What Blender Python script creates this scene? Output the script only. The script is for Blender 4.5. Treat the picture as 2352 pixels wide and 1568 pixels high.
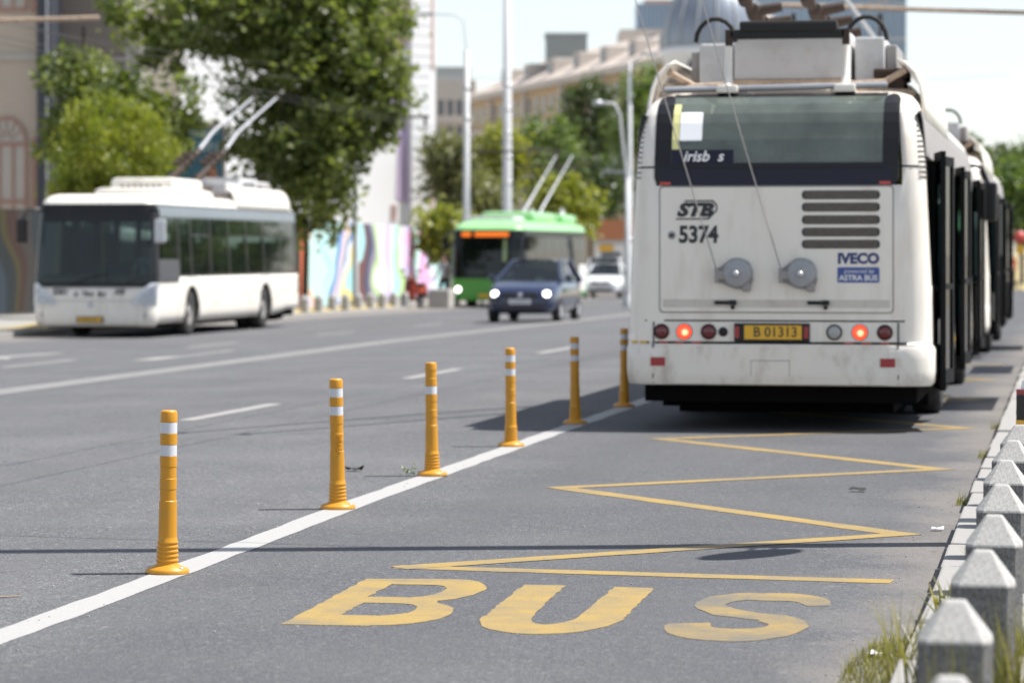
import bpy, bmesh, math, random
from mathutils import Vector, Matrix, Euler
R = math.radians
random.seed(7)
scene = bpy.context.scene
for o in list(bpy.data.objects): bpy.data.objects.remove(o)
COL = scene.collection

# ------------------------------------------------------------------ camera
YAW = R(10.585)                      # the lens looks a little left of the kerb line (+Y)
cam = bpy.data.cameras.new('camera'); camo = bpy.data.objects.new('camera', cam); COL.objects.link(camo)
camo.location = (0, 0, 1.47); camo.rotation_euler = (R(90), 0, YAW)
cam.lens = 105; cam.sensor_width = 36; cam.shift_y = -204/2352
cam.clip_start = .1; cam.clip_end = 3000
cam.dof.use_dof = True; cam.dof.focus_distance = 14.2; cam.dof.aperture_fstop = 3.1
scene.camera = camo

# ------------------------------------------------------------------ sky, sun, exposure
SUN_AZ, SUN_EL = R(15), R(61)        # azimuth counted from +X towards +Y
w = bpy.data.worlds.new('World'); scene.world = w; w.use_nodes = True
nt = w.node_tree; nt.nodes.clear()
sky = nt.nodes.new('ShaderNodeTexSky'); sky.sky_type = 'NISHITA'; sky.sun_disc = False
sky.sun_elevation = SUN_EL; sky.sun_rotation = R(90) - SUN_AZ
sky.air_density = 1.0; sky.dust_density = .3; sky.ozone_density = 2.2
bg = nt.nodes.new('ShaderNodeBackground'); bg.inputs[1].default_value = .1
wo = nt.nodes.new('ShaderNodeOutputWorld')
hs = nt.nodes.new('ShaderNodeHueSaturation'); hs.inputs['Saturation'].default_value = .5    # hazy summer sky, whiter than clear air
nt.links.new(sky.outputs[0], hs.inputs['Color']); nt.links.new(hs.outputs[0], bg.inputs[0]); nt.links.new(bg.outputs[0], wo.inputs[0])
sl = bpy.data.lights.new('sun', 'SUN'); sl.energy = 4.5; sl.angle = R(.5); sl.color = (1, .965, .91)
so = bpy.data.objects.new('sun', sl); COL.objects.link(so)
sd = Vector((math.cos(SUN_AZ)*math.cos(SUN_EL), math.sin(SUN_AZ)*math.cos(SUN_EL), math.sin(SUN_EL)))
so.rotation_euler = sd.to_track_quat('Z', 'Y').to_euler()
vs = scene.view_settings
vs.view_transform = 'Standard'; vs.look = 'None'; vs.gamma = 1; vs.exposure = .82
scene.display_settings.display_device = 'sRGB'
scene.cycles.use_denoising = True
scene.cycles.max_bounces = 8; scene.cycles.transparent_max_bounces = 24

# ------------------------------------------------------------------ materials
MT = {}
def nodes(name):
    m = bpy.data.materials.new(name); m.use_nodes = True
    t = m.node_tree; b = t.nodes['Principled BSDF']
    return m, t, b
def mat(name, col, rough=.5, var=.1, scale=3., bump=0., bscale=60., metal=0., coat=0., stretch=(1,1,1), dirt=None, dirt_amt=.5, emit=0., ecol=None, spec=.5):
    """plain procedural material: base colour broken up by noise, optional dirt blotches and fine relief"""
    if name in MT: return MT[name]
    m, t, b = nodes(name); N, L = t.nodes, t.links
    tc = N.new('ShaderNodeTexCoord'); mp = N.new('ShaderNodeMapping'); mp.inputs['Scale'].default_value = stretch
    L.new(tc.outputs['Object'], mp.inputs[0])
    n = N.new('ShaderNodeTexNoise'); n.inputs['Scale'].default_value = scale; n.inputs['Detail'].default_value = 5
    L.new(mp.outputs[0], n.inputs['Vector'])
    mix = N.new('ShaderNodeMix'); mix.data_type = 'RGBA'
    mix.inputs[6].default_value = (*[c*(1-var) for c in col], 1); mix.inputs[7].default_value = (*[min(1, c*(1+var)) for c in col], 1)
    L.new(n.outputs[0], mix.inputs[0]); out = mix.outputs[2]
    if dirt:
        n2 = N.new('ShaderNodeTexNoise'); n2.inputs['Scale'].default_value = scale*1.7; n2.inputs['Detail'].default_value = 8; n2.inputs['Roughness'].default_value = .65
        L.new(mp.outputs[0], n2.inputs['Vector'])
        rp = N.new('ShaderNodeMapRange'); rp.inputs[1].default_value = .5; rp.inputs[2].default_value = .75; rp.inputs[4].default_value = dirt_amt
        L.new(n2.outputs[0], rp.inputs[0])
        mx = N.new('ShaderNodeMix'); mx.data_type = 'RGBA'; mx.inputs[7].default_value = (*dirt, 1)
        L.new(rp.outputs[0], mx.inputs[0]); L.new(out, mx.inputs[6]); out = mx.outputs[2]
    L.new(out, b.inputs['Base Color'])
    b.inputs['Roughness'].default_value = rough; b.inputs['Metallic'].default_value = metal
    b.inputs['Specular IOR Level'].default_value = spec; b.inputs['Coat Weight'].default_value = coat; b.inputs['Coat Roughness'].default_value = .08
    if bump:
        n3 = N.new('ShaderNodeTexNoise'); n3.inputs['Scale'].default_value = bscale; n3.inputs['Detail'].default_value = 4
        L.new(tc.outputs['Object'], n3.inputs['Vector'])
        bp = N.new('ShaderNodeBump'); bp.inputs['Strength'].default_value = bump; bp.inputs['Distance'].default_value = .01
        L.new(n3.outputs[0], bp.inputs['Height']); L.new(bp.outputs[0], b.inputs['Normal'])
    if emit:
        b.inputs['Emission Color'].default_value = (*(ecol or col), 1); b.inputs['Emission Strength'].default_value = emit
    MT[name] = m; return m
def glass(name, tint, ior=1.5, rough=.0, dust=0., dcol=(.5, .52, .48)):
    """tinted window glass: what is behind shows through darkened, the sky reflects at grazing angles"""
    if name in MT: return MT[name]
    m, t, b = nodes(name); N, L = t.nodes, t.links
    N.remove(b)
    tr = N.new('ShaderNodeBsdfTransparent'); tr.inputs[0].default_value = (*tint, 1)
    gl = N.new('ShaderNodeBsdfGlossy'); gl.inputs['Roughness'].default_value = .03 + rough
    fr = N.new('ShaderNodeFresnel'); fr.inputs[0].default_value = ior
    mx = N.new('ShaderNodeMixShader'); L.new(fr.outputs[0], mx.inputs[0]); L.new(tr.outputs[0], mx.inputs[1]); L.new(gl.outputs[0], mx.inputs[2])
    out = mx.outputs[0]
    if dust:
        tc = N.new('ShaderNodeTexCoord'); nz = N.new('ShaderNodeTexNoise'); nz.inputs['Scale'].default_value = 2.5; nz.inputs['Detail'].default_value = 6; L.new(tc.outputs['Object'], nz.inputs['Vector'])
        mr = N.new('ShaderNodeMapRange'); mr.inputs[1].default_value = .3; mr.inputs[2].default_value = .7; mr.inputs[3].default_value = dust*.6; mr.inputs[4].default_value = dust*1.3; L.new(nz.outputs[0], mr.inputs[0])
        df = N.new('ShaderNodeBsdfDiffuse'); df.inputs[0].default_value = (*dcol, 1); m2 = N.new('ShaderNodeMixShader'); L.new(mr.outputs[0], m2.inputs[0]); L.new(out, m2.inputs[1]); L.new(df.outputs[0], m2.inputs[2]); out = m2.outputs[0]
    L.new(out, N['Material Output'].inputs[0])
    MT[name] = m; return m

def asphalt_mat():
    m, t, b = nodes('asphalt'); N, L = t.nodes, t.links
    tc = N.new('ShaderNodeTexCoord'); ob = tc.outputs['Object']
    def noise(s, d=4, r=.5, vec=ob):
        n = N.new('ShaderNodeTexNoise'); n.inputs['Scale'].default_value = s; n.inputs['Detail'].default_value = d; n.inputs['Roughness'].default_value = r
        L.new(vec, n.inputs['Vector']); return n.outputs[0]
    def rng(v, a, b_, c, d):
        r = N.new('ShaderNodeMapRange'); r.inputs[1].default_value = a; r.inputs[2].default_value = b_; r.inputs[3].default_value = c; r.inputs[4].default_value = d
        L.new(v, r.inputs[0]); return r.outputs[0]
    def mix(f, a, c, mode='MIX'):
        x = N.new('ShaderNodeMix'); x.data_type = 'RGBA'; x.blend_type = mode
        if isinstance(f, float): x.inputs[0].default_value = f
        else: L.new(f, x.inputs[0])
        for s, i in ((a, 6), (c, 7)):
            if isinstance(s, tuple): x.inputs[i].default_value = (*s, 1)
            else: L.new(s, x.inputs[i])
        return x.outputs[2]
    # chips of stone in the binder
    v = N.new('ShaderNodeTexVoronoi'); v.inputs['Scale'].default_value = 120; L.new(ob, v.inputs['Vector'])
    sep = N.new('ShaderNodeSeparateColor'); L.new(v.outputs['Color'], sep.inputs[0])
    v2 = N.new('ShaderNodeTexVoronoi'); v2.inputs['Scale'].default_value = 48; L.new(ob, v2.inputs['Vector'])
    sep2 = N.new('ShaderNodeSeparateColor'); L.new(v2.outputs['Color'], sep2.inputs[0])
    chip = rng(sep.outputs[0], .35, 1., 0., 1.)
    c = mix(chip, (.070, .071, .077), (.182, .183, .190))
    c = mix(rng(sep2.outputs[1], .93, 1., 0., .45), c, (.36, .35, .33))
    c = mix(rng(sep2.outputs[2], .92, 1., 0., .7), c, (.035, .035, .04))
    # patches, long streaks along the lane
    mp = N.new('ShaderNodeMapping'); mp.inputs['Scale'].default_value = (1.3, .12, 1); L.new(ob, mp.inputs[0])
    c = mix(rng(noise(1.0, 5, .6, mp.outputs[0]), .40, .62, 0., .75), c, mix(.55, c, (.085, .085, .09)))
    c = mix(rng(noise(.55, 6, .6), .42, .68, 0., .5), c, mix(.35, c, (.25, .245, .24)))
    # tyre-polished tracks and drips at the stop
    sx0 = N.new('ShaderNodeSeparateXYZ'); L.new(ob, sx0.inputs[0]); wv = N.new('ShaderNodeMath'); wv.operation = 'SINE'
    ph = N.new('ShaderNodeMath'); ph.operation = 'MULTIPLY_ADD'; ph.inputs[1].default_value = 3.6; ph.inputs[2].default_value = .4; L.new(sx0.outputs[0], ph.inputs[0]); L.new(ph.outputs[0], wv.inputs[0])
    tr = N.new('ShaderNodeMath'); tr.operation = 'MULTIPLY'; L.new(rng(wv.outputs[0], .2, 1., 0., .4), tr.inputs[0]); L.new(rng(noise(1.4, 5, .6, mp.outputs[0]), .35, .6, .2, 1.), tr.inputs[1])
    c = mix(tr.outputs[0], c, mix(.6, c, (.10, .10, .106)))
    c = mix(rng(noise(2.6, 7, .7), .64, .72, 0., .5), c, (.06, .06, .064))
    # dust swept against the kerb
    sx = N.new('ShaderNodeSeparateXYZ'); L.new(ob, sx.inputs[0])
    ed = N.new('ShaderNodeMath'); ed.operation = 'ADD'; L.new(sx.outputs[0], ed.inputs[0])
    wob = rng(noise(.9, 6, .65), .2, .8, -.4, .4); L.new(wob, ed.inputs[1])
    c = mix(rng(ed.outputs[0], -1.05, -.6, 0., .62), c, mix(rng(noise(30, 4), .3, .7, 0., 1.), (.25, .225, .20), (.36, .32, .28)))
    ed2 = rng(ed.outputs[0], -20.5, -18.6, .6, 0.)
    c = mix(ed2, c, (.33, .29, .25))
    c = mix(rng(ed.outputs[0], -4.4, -3.4, 0., .36), c, (.056, .058, .065))
    # small bits of dirt, oil spots
    c = mix(rng(noise(7, 3, .5), .70, .74, 0., .55), c, (.05, .05, .055))
    L.new(c, b.inputs['Base Color']); b.inputs['Roughness'].default_value = .82
    b.inputs['Specular IOR Level'].default_value = .35
    bp = N.new('ShaderNodeBump'); bp.inputs['Strength'].default_value = .55; bp.inputs['Distance'].default_value = .006
    L.new(v.outputs['Distance'], bp.inputs['Height']); L.new(bp.outputs[0], b.inputs['Normal'])
    MT['asphalt'] = m; return m
def paint_mat(name, col, wear=.3, worn=(.2, .2, .2), thr=(.52, .7)):
    """road paint, rubbed through to the asphalt in places"""
    m, t, b = nodes(name); N, L = t.nodes, t.links
    tc = N.new('ShaderNodeTexCoord')
    def noise(s, d, r=.6):
        n = N.new('ShaderNodeTexNoise'); n.inputs['Scale'].default_value = s; n.inputs['Detail'].default_value = d; n.inputs['Roughness'].default_value = r
        L.new(tc.outputs['Object'], n.inputs['Vector']); return n.outputs[0]
    def rng(v, a, b_, c, d):
        r = N.new('ShaderNodeMapRange'); r.inputs[1].default_value = a; r.inputs[2].default_value = b_; r.inputs[3].default_value = c; r.inputs[4].default_value = d
        L.new(v, r.inputs[0]); return r.outputs[0]
    mx0 = N.new('ShaderNodeMix'); mx0.data_type = 'RGBA'; mx0.inputs[6].default_value = (*[c*.86 for c in col], 1); mx0.inputs[7].default_value = (*[min(1, c*1.1) for c in col], 1)
    L.new(noise(25, 5), mx0.inputs[0])
    a = rng(noise(2.2, 8, .7), thr[0], thr[1], 0, wear); f = rng(noise(70, 3), .58, .68, 0, wear*1.3)
    ad = N.new('ShaderNodeMath'); ad.operation = 'MAXIMUM'; L.new(a, ad.inputs[0]); L.new(f, ad.inputs[1])
    mx = N.new('ShaderNodeMix'); mx.data_type = 'RGBA'; mx.inputs[7].default_value = (*worn, 1)
    L.new(ad.outputs[0], mx.inputs[0]); L.new(mx0.outputs[2], mx.inputs[6]); L.new(mx.outputs[2], b.inputs['Base Color'])
    b.inputs['Roughness'].default_value = .7
    v = N.new('ShaderNodeTexVoronoi'); v.inputs['Scale'].default_value = 95; L.new(tc.outputs['Object'], v.inputs['Vector'])
    bp = N.new('ShaderNodeBump'); bp.inputs['Strength'].default_value = .35; bp.inputs['Distance'].default_value = .004
    L.new(v.outputs['Distance'], bp.inputs['Height']); L.new(bp.outputs[0], b.inputs['Normal'])
    MT[name] = m; return m
def granite_mat(name='granite', a=(.24, .235, .225), c=(.50, .49, .47), s=380):
    m, t, b = nodes(name); N, L = t.nodes, t.links
    tc = N.new('ShaderNodeTexCoord')
    mp = N.new('ShaderNodeMapping'); mp.inputs['Scale'].default_value = (1, 1, .45); L.new(tc.outputs['Object'], mp.inputs[0])
    v = N.new('ShaderNodeTexVoronoi'); v.inputs['Scale'].default_value = s; L.new(mp.outputs[0], v.inputs['Vector'])
    sp = N.new('ShaderNodeSeparateColor'); L.new(v.outputs['Color'], sp.inputs[0])
    mx = N.new('ShaderNodeMix'); mx.data_type = 'RGBA'; mx.inputs[6].default_value = (*a, 1); mx.inputs[7].default_value = (*c, 1); L.new(sp.outputs[0], mx.inputs[0])
    n = N.new('ShaderNodeTexNoise'); n.inputs['Scale'].default_value = 9; n.inputs['Detail'].default_value = 6; L.new(tc.outputs['Object'], n.inputs['Vector'])
    r = N.new('ShaderNodeMapRange'); r.inputs[1].default_value = .5; r.inputs[2].default_value = .75; r.inputs[4].default_value = .45; L.new(n.outputs[0], r.inputs[0])
    m2 = N.new('ShaderNodeMix'); m2.data_type = 'RGBA'; m2.inputs[7].default_value = (.3, .28, .26, 1); L.new(r.outputs[0], m2.inputs[0]); L.new(mx.outputs[2], m2.inputs[6])
    L.new(m2.outputs[2], b.inputs['Base Color']); b.inputs['Roughness'].default_value = .75
    bp = N.new('ShaderNodeBump'); bp.inputs['Strength'].default_value = .25; bp.inputs['Distance'].default_value = .003
    L.new(sp.outputs[1], bp.inputs['Height']); L.new(bp.outputs[0], b.inputs['Normal'])
    MT[name] = m; return m
def leaf_mat(name, a, c, trans=.35):
    """leaves differ from one another: the per-leaf value picks between two leaf colours"""
    m, t, b = nodes(name); N, L = t.nodes, t.links
    at = N.new('ShaderNodeAttribute'); at.attribute_name = 'tint'
    mx = N.new('ShaderNodeMix'); mx.data_type = 'RGBA'; mx.inputs[6].default_value = (*a, 1); mx.inputs[7].default_value = (*c, 1)
    L.new(at.outputs['Fac'], mx.inputs[0])
    L.new(mx.outputs[2], b.inputs['Base Color']); b.inputs['Roughness'].default_value = .42
    tl = N.new('ShaderNodeBsdfTranslucent'); ga = N.new('ShaderNodeMix'); ga.data_type = 'RGBA'; ga.blend_type = 'MULTIPLY'; ga.inputs[0].default_value = 1
    ga.inputs[7].default_value = (1.6, 1.7, .7, 1); L.new(mx.outputs[2], ga.inputs[6]); L.new(ga.outputs[2], tl.inputs[0])
    ms = N.new('ShaderNodeMixShader'); ms.inputs[0].default_value = trans
    L.new(b.outputs[0], ms.inputs[1]); L.new(tl.outputs[0], ms.inputs[2]); L.new(ms.outputs[0], N['Material Output'].inputs[0])
    MT[name] = m; return m
asphalt_mat(); granite_mat(); granite_mat('granite_shaft_shade', (.05, .05, .051), (.21, .208, .205), 380); granite_mat('granite_worn', (.24, .235, .23), (.52, .50, .48), 200)
paint_mat('road_white', (.36, .355, .345), .35, (.33, .33, .33), (.58, .75)); paint_mat('road_white_old', (.31, .30, .285), .5, (.19, .185, .18))
paint_mat('road_yellow', (.335, .225, .062), .85, (.17, .145, .10), (.42, .66)); paint_mat('road_yellow_old', (.29, .20, .065), .95, (.13, .12, .10), (.38, .60))
M = lambda n: MT[n]
mat('bus_white', (.80, .755, .68), .38, .04, 1.2, coat=.25, dirt=(.50, .42, .32), dirt_amt=.5, stretch=(2.2, 2.2, .45))
mat('bus_grimy', (.78, .735, .66), .45, .06, 2.2, coat=.1, dirt=(.34, .27, .20), dirt_amt=.6, stretch=(1.6, 1.6, .8))
mat('bus_roof', (.60, .56, .50), .5, .08, 2., dirt=(.33, .27, .21), dirt_amt=.6)
mat('bus_trim', (.010, .010, .012), .32, .2, 3, spec=.35)
mat('bus_blue', (.008, .009, .022), .3, .15, 2, spec=.35)
mat('rubber', (.022, .021, .02), .85, .3, 8, bump=.2)
mat('tyre', (.026, .025, .024), .88, .3, 10, dirt=(.12, .11, .10), dirt_amt=.5)
mat('rim', (.38, .36, .34), .45, .2, 9, metal=.6, dirt=(.16, .13, .1), dirt_amt=.6)
mat('chassis_shade', (.006, .006, .006), .95, .3, 3, spec=.05)
mat('steel', (.46, .47, .49), .4, .1, 6, metal=.5)
mat('alu', (.55, .56, .58), .34, .06, 5, metal=.35)
mat('cab_grey', (.05, .05, .055), .45, .1, 3)
mat('band_grey', (.13, .15, .175), .12, .15, 1.5)
mat('lamp_bowl', (.80, .82, .86), .35, .05, 6)
mat('door_black', (.007, .007, .008), .7, .1, 3, spec=.15)
glass('glass_door', (.05, .07, .07), 1.25)
mat('box_grey', (.62, .62, .62), .45, .06, 3, dirt=(.32, .28, .24), dirt_amt=.4)
mat('box_dark', (.30, .28, .27), .55, .12, 3)
mat('rust', (.055, .034, .024), .8, .35, 14, dirt=(.03, .024, .02), dirt_amt=.8)
mat('rust_light', (.40, .30, .22), .75, .3, 9, dirt=(.14, .08, .05), dirt_amt=.8)
mat('insulator', (.045, .03, .025), .5, .2, 10)
mat('seat', (.09, .23, .24), .7, .2, 6); mat('floor_grey', (.2, .2, .2), .8)
mat('pole_yellow', (.72, .50, .05), .4)
mat('interior', (.42, .43, .41), .7)
mat('lens_dark', (.13, .012, .014), .18, .15, 30, coat=.6); mat('lens_grey', (.36, .36, .35), .2, .1, 40, coat=.5)
mat('lens_lit', (.9, .05, .02), .25, .05, 20, emit=1.5, ecol=(1., .05, .02)); mat('lamp_hot', (1, .5, .35), .3, .02, 5, emit=2.2, ecol=(1, .22, .10))
mat('reflector', (.33, .02, .025), .25, .1, 80, coat=.4); mat('red_mark', (.50, .07, .05), .4)
mat('plate_yellow', (.74, .42, .03), .45, .06, 10); mat('ink', (.03, .03, .035), .5); mat('ink_blue', (.03, .05, .17), .4)
mat('ink_white', (.72, .72, .72), .45); mat('decal_blue', (.05, .09, .30), .4); mat('paper', (.78, .79, .82), .6); mat('decal_yellow', (.62, .60, .26), .5)
mat('decal_cyan', (.08, .32, .60), .4)
mat('grille', (.17, .145, .115), .7, .3, 30, dirt=(.06, .05, .04), dirt_amt=.8)
mat('reel', (.33, .34, .355), .5, .1, 8, metal=.1, dirt=(.2, .18, .16), dirt_amt=.4)
glass('glass_bus', (.16, .26, .255), 1.55, 0, .014, (.3, .42, .42)); glass('glass_rear', (.24, .34, .32), 1.9, 0, .20, (.40, .47, .41)); glass('glass_car', (.32, .38, .38)); glass('glass_clear', (.95, .96, .97), 1.35)
mat('orange_plastic', (.58, .26, .010), .38, .06, 5, bump=.08, bscale=200, dirt=(.40, .22, .05), dirt_amt=.5)
mat('reflective', (.60, .61, .64), .35, .04, 120, bump=.1, bscale=400)
mat('concrete', (.42, .40, .37), .85, .12, 3, bump=.2, dirt=(.24, .22, .2), dirt_amt=.5)
mat('paving', (.29, .28, .262), .85, .08, 4, bump=.2, bscale=150, dirt=(.31, .28, .25), dirt_amt=.5)
mat('kerb_stone', (.285, .275, .262), .8, .07, 6, bump=.25, bscale=180, dirt=(.34, .31, .28), dirt_amt=.45)
mat('ground', (.30, .27, .22), .95, .2, .6, dirt=(.2, .18, .13), dirt_amt=.7)
mat('pole_grey', (.52, .53, .54), .5, .06, 3, dirt=(.36, .34, .32), dirt_amt=.4)
mat('wire', (.05, .048, .046), .6, .1)
mat('bark', (.10, .075, .055), .9, .3, 8, bump=.6, bscale=25)
mat('skin', (.46, .28, .2), .55)

# ------------------------------------------------------------------ mesh helpers
class MB:
    def __init__(s): s.v = []; s.f = []; s.mi = []; s.cur = 0; s.sm = []; s.smooth = False
    def add(s, vs, fs):
        n = len(s.v); s.v += [tuple(p) for p in vs]
        for f in fs: s.f.append(tuple(i+n for i in f)); s.mi.append(s.cur); s.sm.append(s.smooth)
        return s
    def box(s, x0, x1, y0, y1, z0, z1, bev=0., rot=None, about=(0, 0, 0)):
        bm = bmesh.new(); bmesh.ops.create_cube(bm, size=1)
        for v in bm.verts: v.co = Vector(((x0+x1)/2+v.co.x*(x1-x0), (y0+y1)/2+v.co.y*(y1-y0), (z0+z1)/2+v.co.z*(z1-z0)))
        if bev: bmesh.ops.bevel(bm, geom=bm.edges[:], offset=bev, segments=2, affect='EDGES', profile=.6)
        if rot is not None:
            a = Vector(about)
            for v in bm.verts: v.co = rot @ (v.co-a) + a
        s.bm(bm); return s
    def bm(s, bm):
        bm.verts.index_update(); s.add([v.co for v in bm.verts], [[v.index for v in f.verts] for f in bm.faces]); bm.free()
    def tube(s, pts, r, n=8, caps=True):
        pts = [Vector(p) for p in pts]; rs = r if isinstance(r, (list, tuple)) else [r]*len(pts)
        rings = []; prev = None
        for i, p in enumerate(pts):
            d = (pts[min(i+1, len(pts)-1)] - pts[max(i-1, 0)]).normalized()
            if prev is None:
                a = Vector((0, 0, 1)) if abs(d.z) < .9 else Vector((1, 0, 0)); u = d.cross(a).normalized()
            else: u = (prev - d*prev.dot(d)).normalized()
            prev = u; v = d.cross(u)
            rings.append([p + (u*math.cos(2*math.pi*k/n) + v*math.sin(2*math.pi*k/n))*rs[i] for k in range(n)])
        vs = [q for rg in rings for q in rg]; fs = []
        for i in range(len(rings)-1):
            for k in range(n): fs.append((i*n+k, i*n+(k+1) % n, (i+1)*n+(k+1) % n, (i+1)*n+k))
        sm = s.smooth; s.smooth = True; s.add(vs, fs); s.smooth = sm
        if caps: s.add(rings[0], [tuple(range(n))[::-1]]); s.add(rings[-1], [tuple(range(n))])
        return s
    def lathe(s, prof, n=24, c=(0, 0, 0), axis='Z', closed=True):
        vs = []; fs = []
        for (r, h) in prof:
            for k in range(n):
                a = 2*math.pi*k/n; x, y = r*math.cos(a), r*math.sin(a)
                p = (x, y, h) if axis == 'Z' else ((x, h, y) if axis == 'Y' else (h, x, y))
                vs.append((p[0]+c[0], p[1]+c[1], p[2]+c[2]))
        for i in range(len(prof)-1):
            for k in range(n): fs.append((i*n+k, i*n+(k+1) % n, (i+1)*n+(k+1) % n, (i+1)*n+k))
        sm = s.smooth; s.smooth = True; s.add(vs, fs); s.smooth = sm
        if closed:
            if prof[0][0] > 1e-4: s.add(vs[:n], [tuple(range(n))[::-1]])
            if prof[-1][0] > 1e-4: s.add(vs[-n:], [tuple(range(n))])
        return s
    def grid(s, rows, flip=False):
        n = len(rows[0]); vs = [p for r in rows for p in r]; fs = []
        for i in range(len(rows)-1):
            for k in range(n-1):
                f = (i*n+k, i*n+k+1, (i+1)*n+k+1, (i+1)*n+k); fs.append(f[::-1] if flip else f)
        s.add(vs, fs); return s
    def poly(s, pts, th, axis):
        """a flat outline with thickness along axis vector"""
        n = len(pts); a = Vector(axis)*th
        vs = [Vector(p) for p in pts] + [Vector(p)+a for p in pts]
        s.add(vs, [tuple(range(n))[::-1], tuple(range(n, 2*n))] + [(i, (i+1) % n, n+(i+1) % n, n+i) for i in range(n)]); return s
    def mesh(s, name):
        me = bpy.data.meshes.new(name); me.from_pydata(s.v, [], s.f)
        me.polygons.foreach_set('use_smooth', s.sm); me.polygons.foreach_set('material_index', s.mi)
        me.update(); return me
    def build(s, name, m, parent=None, fix=True):
        me = s.mesh(name)
        if fix:
            bm = bmesh.new(); bm.from_mesh(me); bmesh.ops.recalc_face_normals(bm, faces=bm.faces); bm.to_mesh(me); bm.free()
        return link(name, me, m, parent)
def link(name, me, m, parent=None):
    o = bpy.data.objects.new(name, me); COL.objects.link(o)
    for k in (m if isinstance(m, (list, tuple)) else [m]): me.materials.append(M(k) if isinstance(k, str) else k)
    if parent: o.parent = parent
    return o
def tag(o, label, cat, group=None):
    o['label'] = label; o['category'] = cat
    if group: o['group'] = group
    return o
def struct(o): o['kind'] = 'structure'; return o
def stuff(o): o['kind'] = 'stuff'; return o
def thing(name, label, cat, loc=(0, 0, 0), rz=0, group=None):
    o = bpy.data.objects.new(name, None); COL.objects.link(o); o.location = loc; o.rotation_euler = (0, 0, rz); o.empty_display_size = .2
    return tag(o, label, cat, group)
def copy_tree(o, parent=None):
    c = o.copy(); COL.objects.link(c); c.parent = parent
    for ch in list(o.children): copy_tree(ch, c)
    return c
def smooth_by_angle(o, ang=35):
    me = o.data; me.polygons.foreach_set('use_smooth', [True]*len(me.polygons))
    bm = bmesh.new(); bm.from_mesh(me)
    for e in bm.edges:
        if len(e.link_faces) == 2 and e.calc_face_angle(0) > R(ang): e.smooth = False
    bm.to_mesh(me); bm.free(); return o
def evaluated(o, name):
    dg = bpy.context.evaluated_depsgraph_get(); dg.update()
    return bpy.data.meshes.new_from_object(o.evaluated_get(dg))
def text(name, s, size, m, parent, loc, rot=(R(90), 0, 0), sx=1., ext=.0015, off=0., shear=0., align='CENTER'):
    cu = bpy.data.curves.new(name, 'FONT'); cu.body = s; cu.size = size; cu.extrude = ext; cu.offset = off; cu.shear = shear
    cu.align_x = align; cu.align_y = 'CENTER'; cu.resolution_u = 3
    t = bpy.data.objects.new('tmp', cu); COL.objects.link(t)
    me = evaluated(t, name); me.name = name; bpy.data.objects.remove(t)
    me.materials.clear()
    o = link(name, me, m, parent); o.location = loc; o.rotation_euler = rot; o.scale = (sx, 1, 1); return o
def filled(splines, th=0.):
    """outline with holes, filled flat (x, y)"""
    cu = bpy.data.curves.new('f', 'CURVE'); cu.dimensions = '2D'; cu.fill_mode = 'BOTH' if th else 'FRONT'; cu.extrude = th
    for pts in splines:
        sp = cu.splines.new('POLY'); sp.points.add(len(pts)-1); sp.use_cyclic_u = True
        for i, p in enumerate(pts): sp.points[i].co = (p[0], p[1], 0, 1)
    t = bpy.data.objects.new('tmp', cu); COL.objects.link(t); me = evaluated(t, 'f'); bpy.data.objects.remove(t); me.materials.clear(); return me
def arc(cx, cy, rx, ry, a0, a1, n=8): return [(cx+rx*math.cos(R(a0+(a1-a0)*i/n)), cy+ry*math.sin(R(a0+(a1-a0)*i/n))) for i in range(n+1)]
def cr(x, y):    # a point of the picture-parallel frame (x right, y away) turned into the world
    c, s = math.cos(YAW), math.sin(YAW); return (x*c - y*s, x*s + y*c)

# ------------------------------------------------------------------ the lie of the land (metres, +Y along the bus lane)
def gz(x, y):
    z = 0.
    if x < -8: z -= .02*min(-8-x, 8)
    if y > 50: z -= .004*(min(y, 260)-50)
    return z
def sheet(name, xs, ys, off, m, keep=None):
    b = MB(); vs = []; fs = []; nx = len(xs)
    for y in ys:
        for x in xs: vs.append((x, y, gz(x, y)+off))
    for j in range(len(ys)-1):
        for i in range(nx-1):
            if keep is None or keep((xs[i]+xs[i+1])/2, (ys[j]+ys[j+1])/2): fs.append((j*nx+i, j*nx+i+1, (j+1)*nx+i+1, (j+1)*nx+i))
    b.add(vs, fs); return struct(b.build(name, m, fix=False))
sheet('ground', [-900, -120, -60, -30, -20.3, -16, -8, -.3, 30, 900], [-60, 0, 50, 92, 150, 260, 1800], -.03, 'ground')
KL, KR = -20.1, -.55                 # left and right kerb faces
sheet('road', [-70, -30, KL, -16, -12, -8, -4, KR, 12], [-40, 0, 20, 50, 60, 90, 150, 200], .004, 'asphalt',
      lambda x, y: (KL < x < KR) or (y > 90 and x < KL) or (y > 150 and x > KR))

# right pavement: kerb stones one by one, slabs near the camera one by one
pv = MB(); pv.box(KR+.17, 14, -20, 150, -.3, .108)
pave = struct(pv.build('pavement', 'paving'))
kb = MB(); kb.box(KR+.02, KR+.16, -20, 150, -.3, .085); kerb = struct(kb.build('kerb', 'concrete'))
kme = None
rk = random.Random(3)
y = 4.; i = 0
while y < 62:
    L = 1.0
    if kme is None:
        b = MB(); b.box(0, .175, .008, L-.008, -.14, 0, .012); kme = b.mesh('kerb_stone'); kme.materials.append(M('kerb_stone'))
    o = bpy.data.objects.new('kerb_stone', kme); COL.objects.link(o); o.parent = kerb
    o.location = (KR + rk.uniform(-.006, .006), y, .12 + rk.uniform(-.006, .006)); o.rotation_euler = (rk.uniform(-.006, .006), rk.uniform(-.02, .02), rk.uniform(-.006, .006)); y += L
b = MB(); b.box(.006, .394, .006, .394, -.05, 0, .006); sme = b.mesh('slab'); sme.materials.append(M('paving'))
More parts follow.
